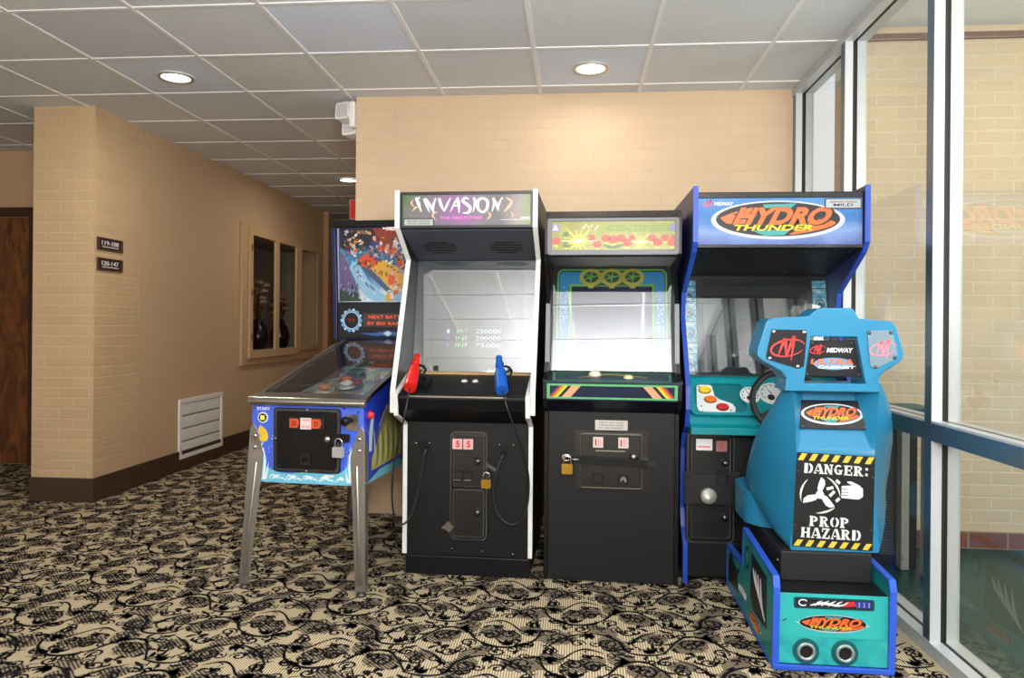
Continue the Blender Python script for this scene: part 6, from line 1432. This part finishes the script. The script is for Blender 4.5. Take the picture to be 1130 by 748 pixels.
b = MB(); b.mi = 0; b.ribbon(Fb, smooth([(-.165, 1.118), (-.08, 1.112), (-.03, 1.118), (.0, 1.118), (.03, 1.118), (.08, 1.112), (.165, 1.118)], 5), [.002, .016, .024, .036, .024, .016, .002], .0102, .0112); b.mi = 1; b.prism(Fb, [(-.026, 1.118), (0, 1.134), (.026, 1.118), (0, 1.102)], .0113, .0120)
b.build('panel_ornament', [mat('ornament_blue', (52, 104, 170), .4), PBW], spl)

# ================================================================== LIGHT
def area(name, loc, size, power, rot=(0, 0, 0), col=(1, 1, 1), shape='DISK', sy=None):
    l = bpy.data.lights.new(name, 'AREA'); l.shape = shape; l.size = size; l.energy = power; l.color = col
    if sy: l.shape = 'RECTANGLE'; l.size_y = sy
    o = bpy.data.objects.new(name, l); COL.objects.link(o); o.location = loc; o.rotation_euler = rot; return o
WARM = (1., .90, .78)
area('recessed_lamp_light', (-2.285, 4.046, CEIL-.03), .15, 14, col=WARM)
area('recessed_lamp_light', (.075, 4.046, CEIL-.03), .15, 4, col=WARM)
area('recessed_lamp_light', (-2.2, 7.006, CEIL-.03), .15, 8, col=WARM)
for x in (-3.6, -1.2, 0.6):
    for y in (-1.7, -3.6):
        area('lobby_fill_light', (x, y, CEIL-.02), .6, 34, col=(1., .98, .96))  # unseen fills added under the lobby ceiling, no fixtures built
area('ceiling_uplight', (.1, -1.2, 1.4), 1.2, 215, (R(180-12), 0, 0), (1., .99, .98))  # two unseen uplights added to brighten the ceiling, in place of bounced flash
area('ceiling_uplight', (.2, .0, 1.58), .5, 78, (R(180-42), 0, R(-4)), (1., .99, .98))
area('pool_side_fill', (4.2, 1.2, 1.7), 1.6, 70, (0, R(90), 0), (1., 1., .97))  # unseen fill added beyond the glass to brighten right-hand sides
area('pool_up_fill', (3.2, 1.6, .9), 1.4, 40, (R(180), 0, 0), (1., 1., .97))  # unseen fill added to brighten the ceiling beyond the glass
area('camera_flash', (.25, -.25, 1.75), .5, 12, (R(84), 0, R(4)))
area('pool_room_light', (3.0, .6, 2.6), 1.8, 80, (R(60), 0, R(-10)), col=(1., .98, .90))
w = bpy.data.worlds.new('daylight'); SC.world = w; w.use_nodes = True
bgn = w.node_tree.nodes['Background']; bgn.inputs[0].default_value = (.86, .93, 1, 1); bgn.inputs[1].default_value = 1.3

# ================================================================== CAMERA
cam = bpy.data.cameras.new('camera'); co = bpy.data.objects.new('camera', cam); COL.objects.link(co)
cam.sensor_fit = 'HORIZONTAL'; cam.sensor_width = 36; cam.lens = 36*FOC/1130
cam.shift_x = -(PX-565)/1130; cam.shift_y = -(374-PY)/1130
co.matrix_world = Matrix.Translation((0, 0, EYE)) @ Matrix.Rotation(YAW, 4, 'Z') @ Matrix.Rotation(PI/2, 4, 'X') @ Matrix.Rotation(ROLL, 4, 'Z')
cam.clip_start = .05
SC.camera = co
vs_ = SC.view_settings; vs_.view_transform = 'Standard'; vs_.look = 'None'; vs_.gamma = 1; vs_.use_curve_mapping = False; vs_.exposure = -0.15
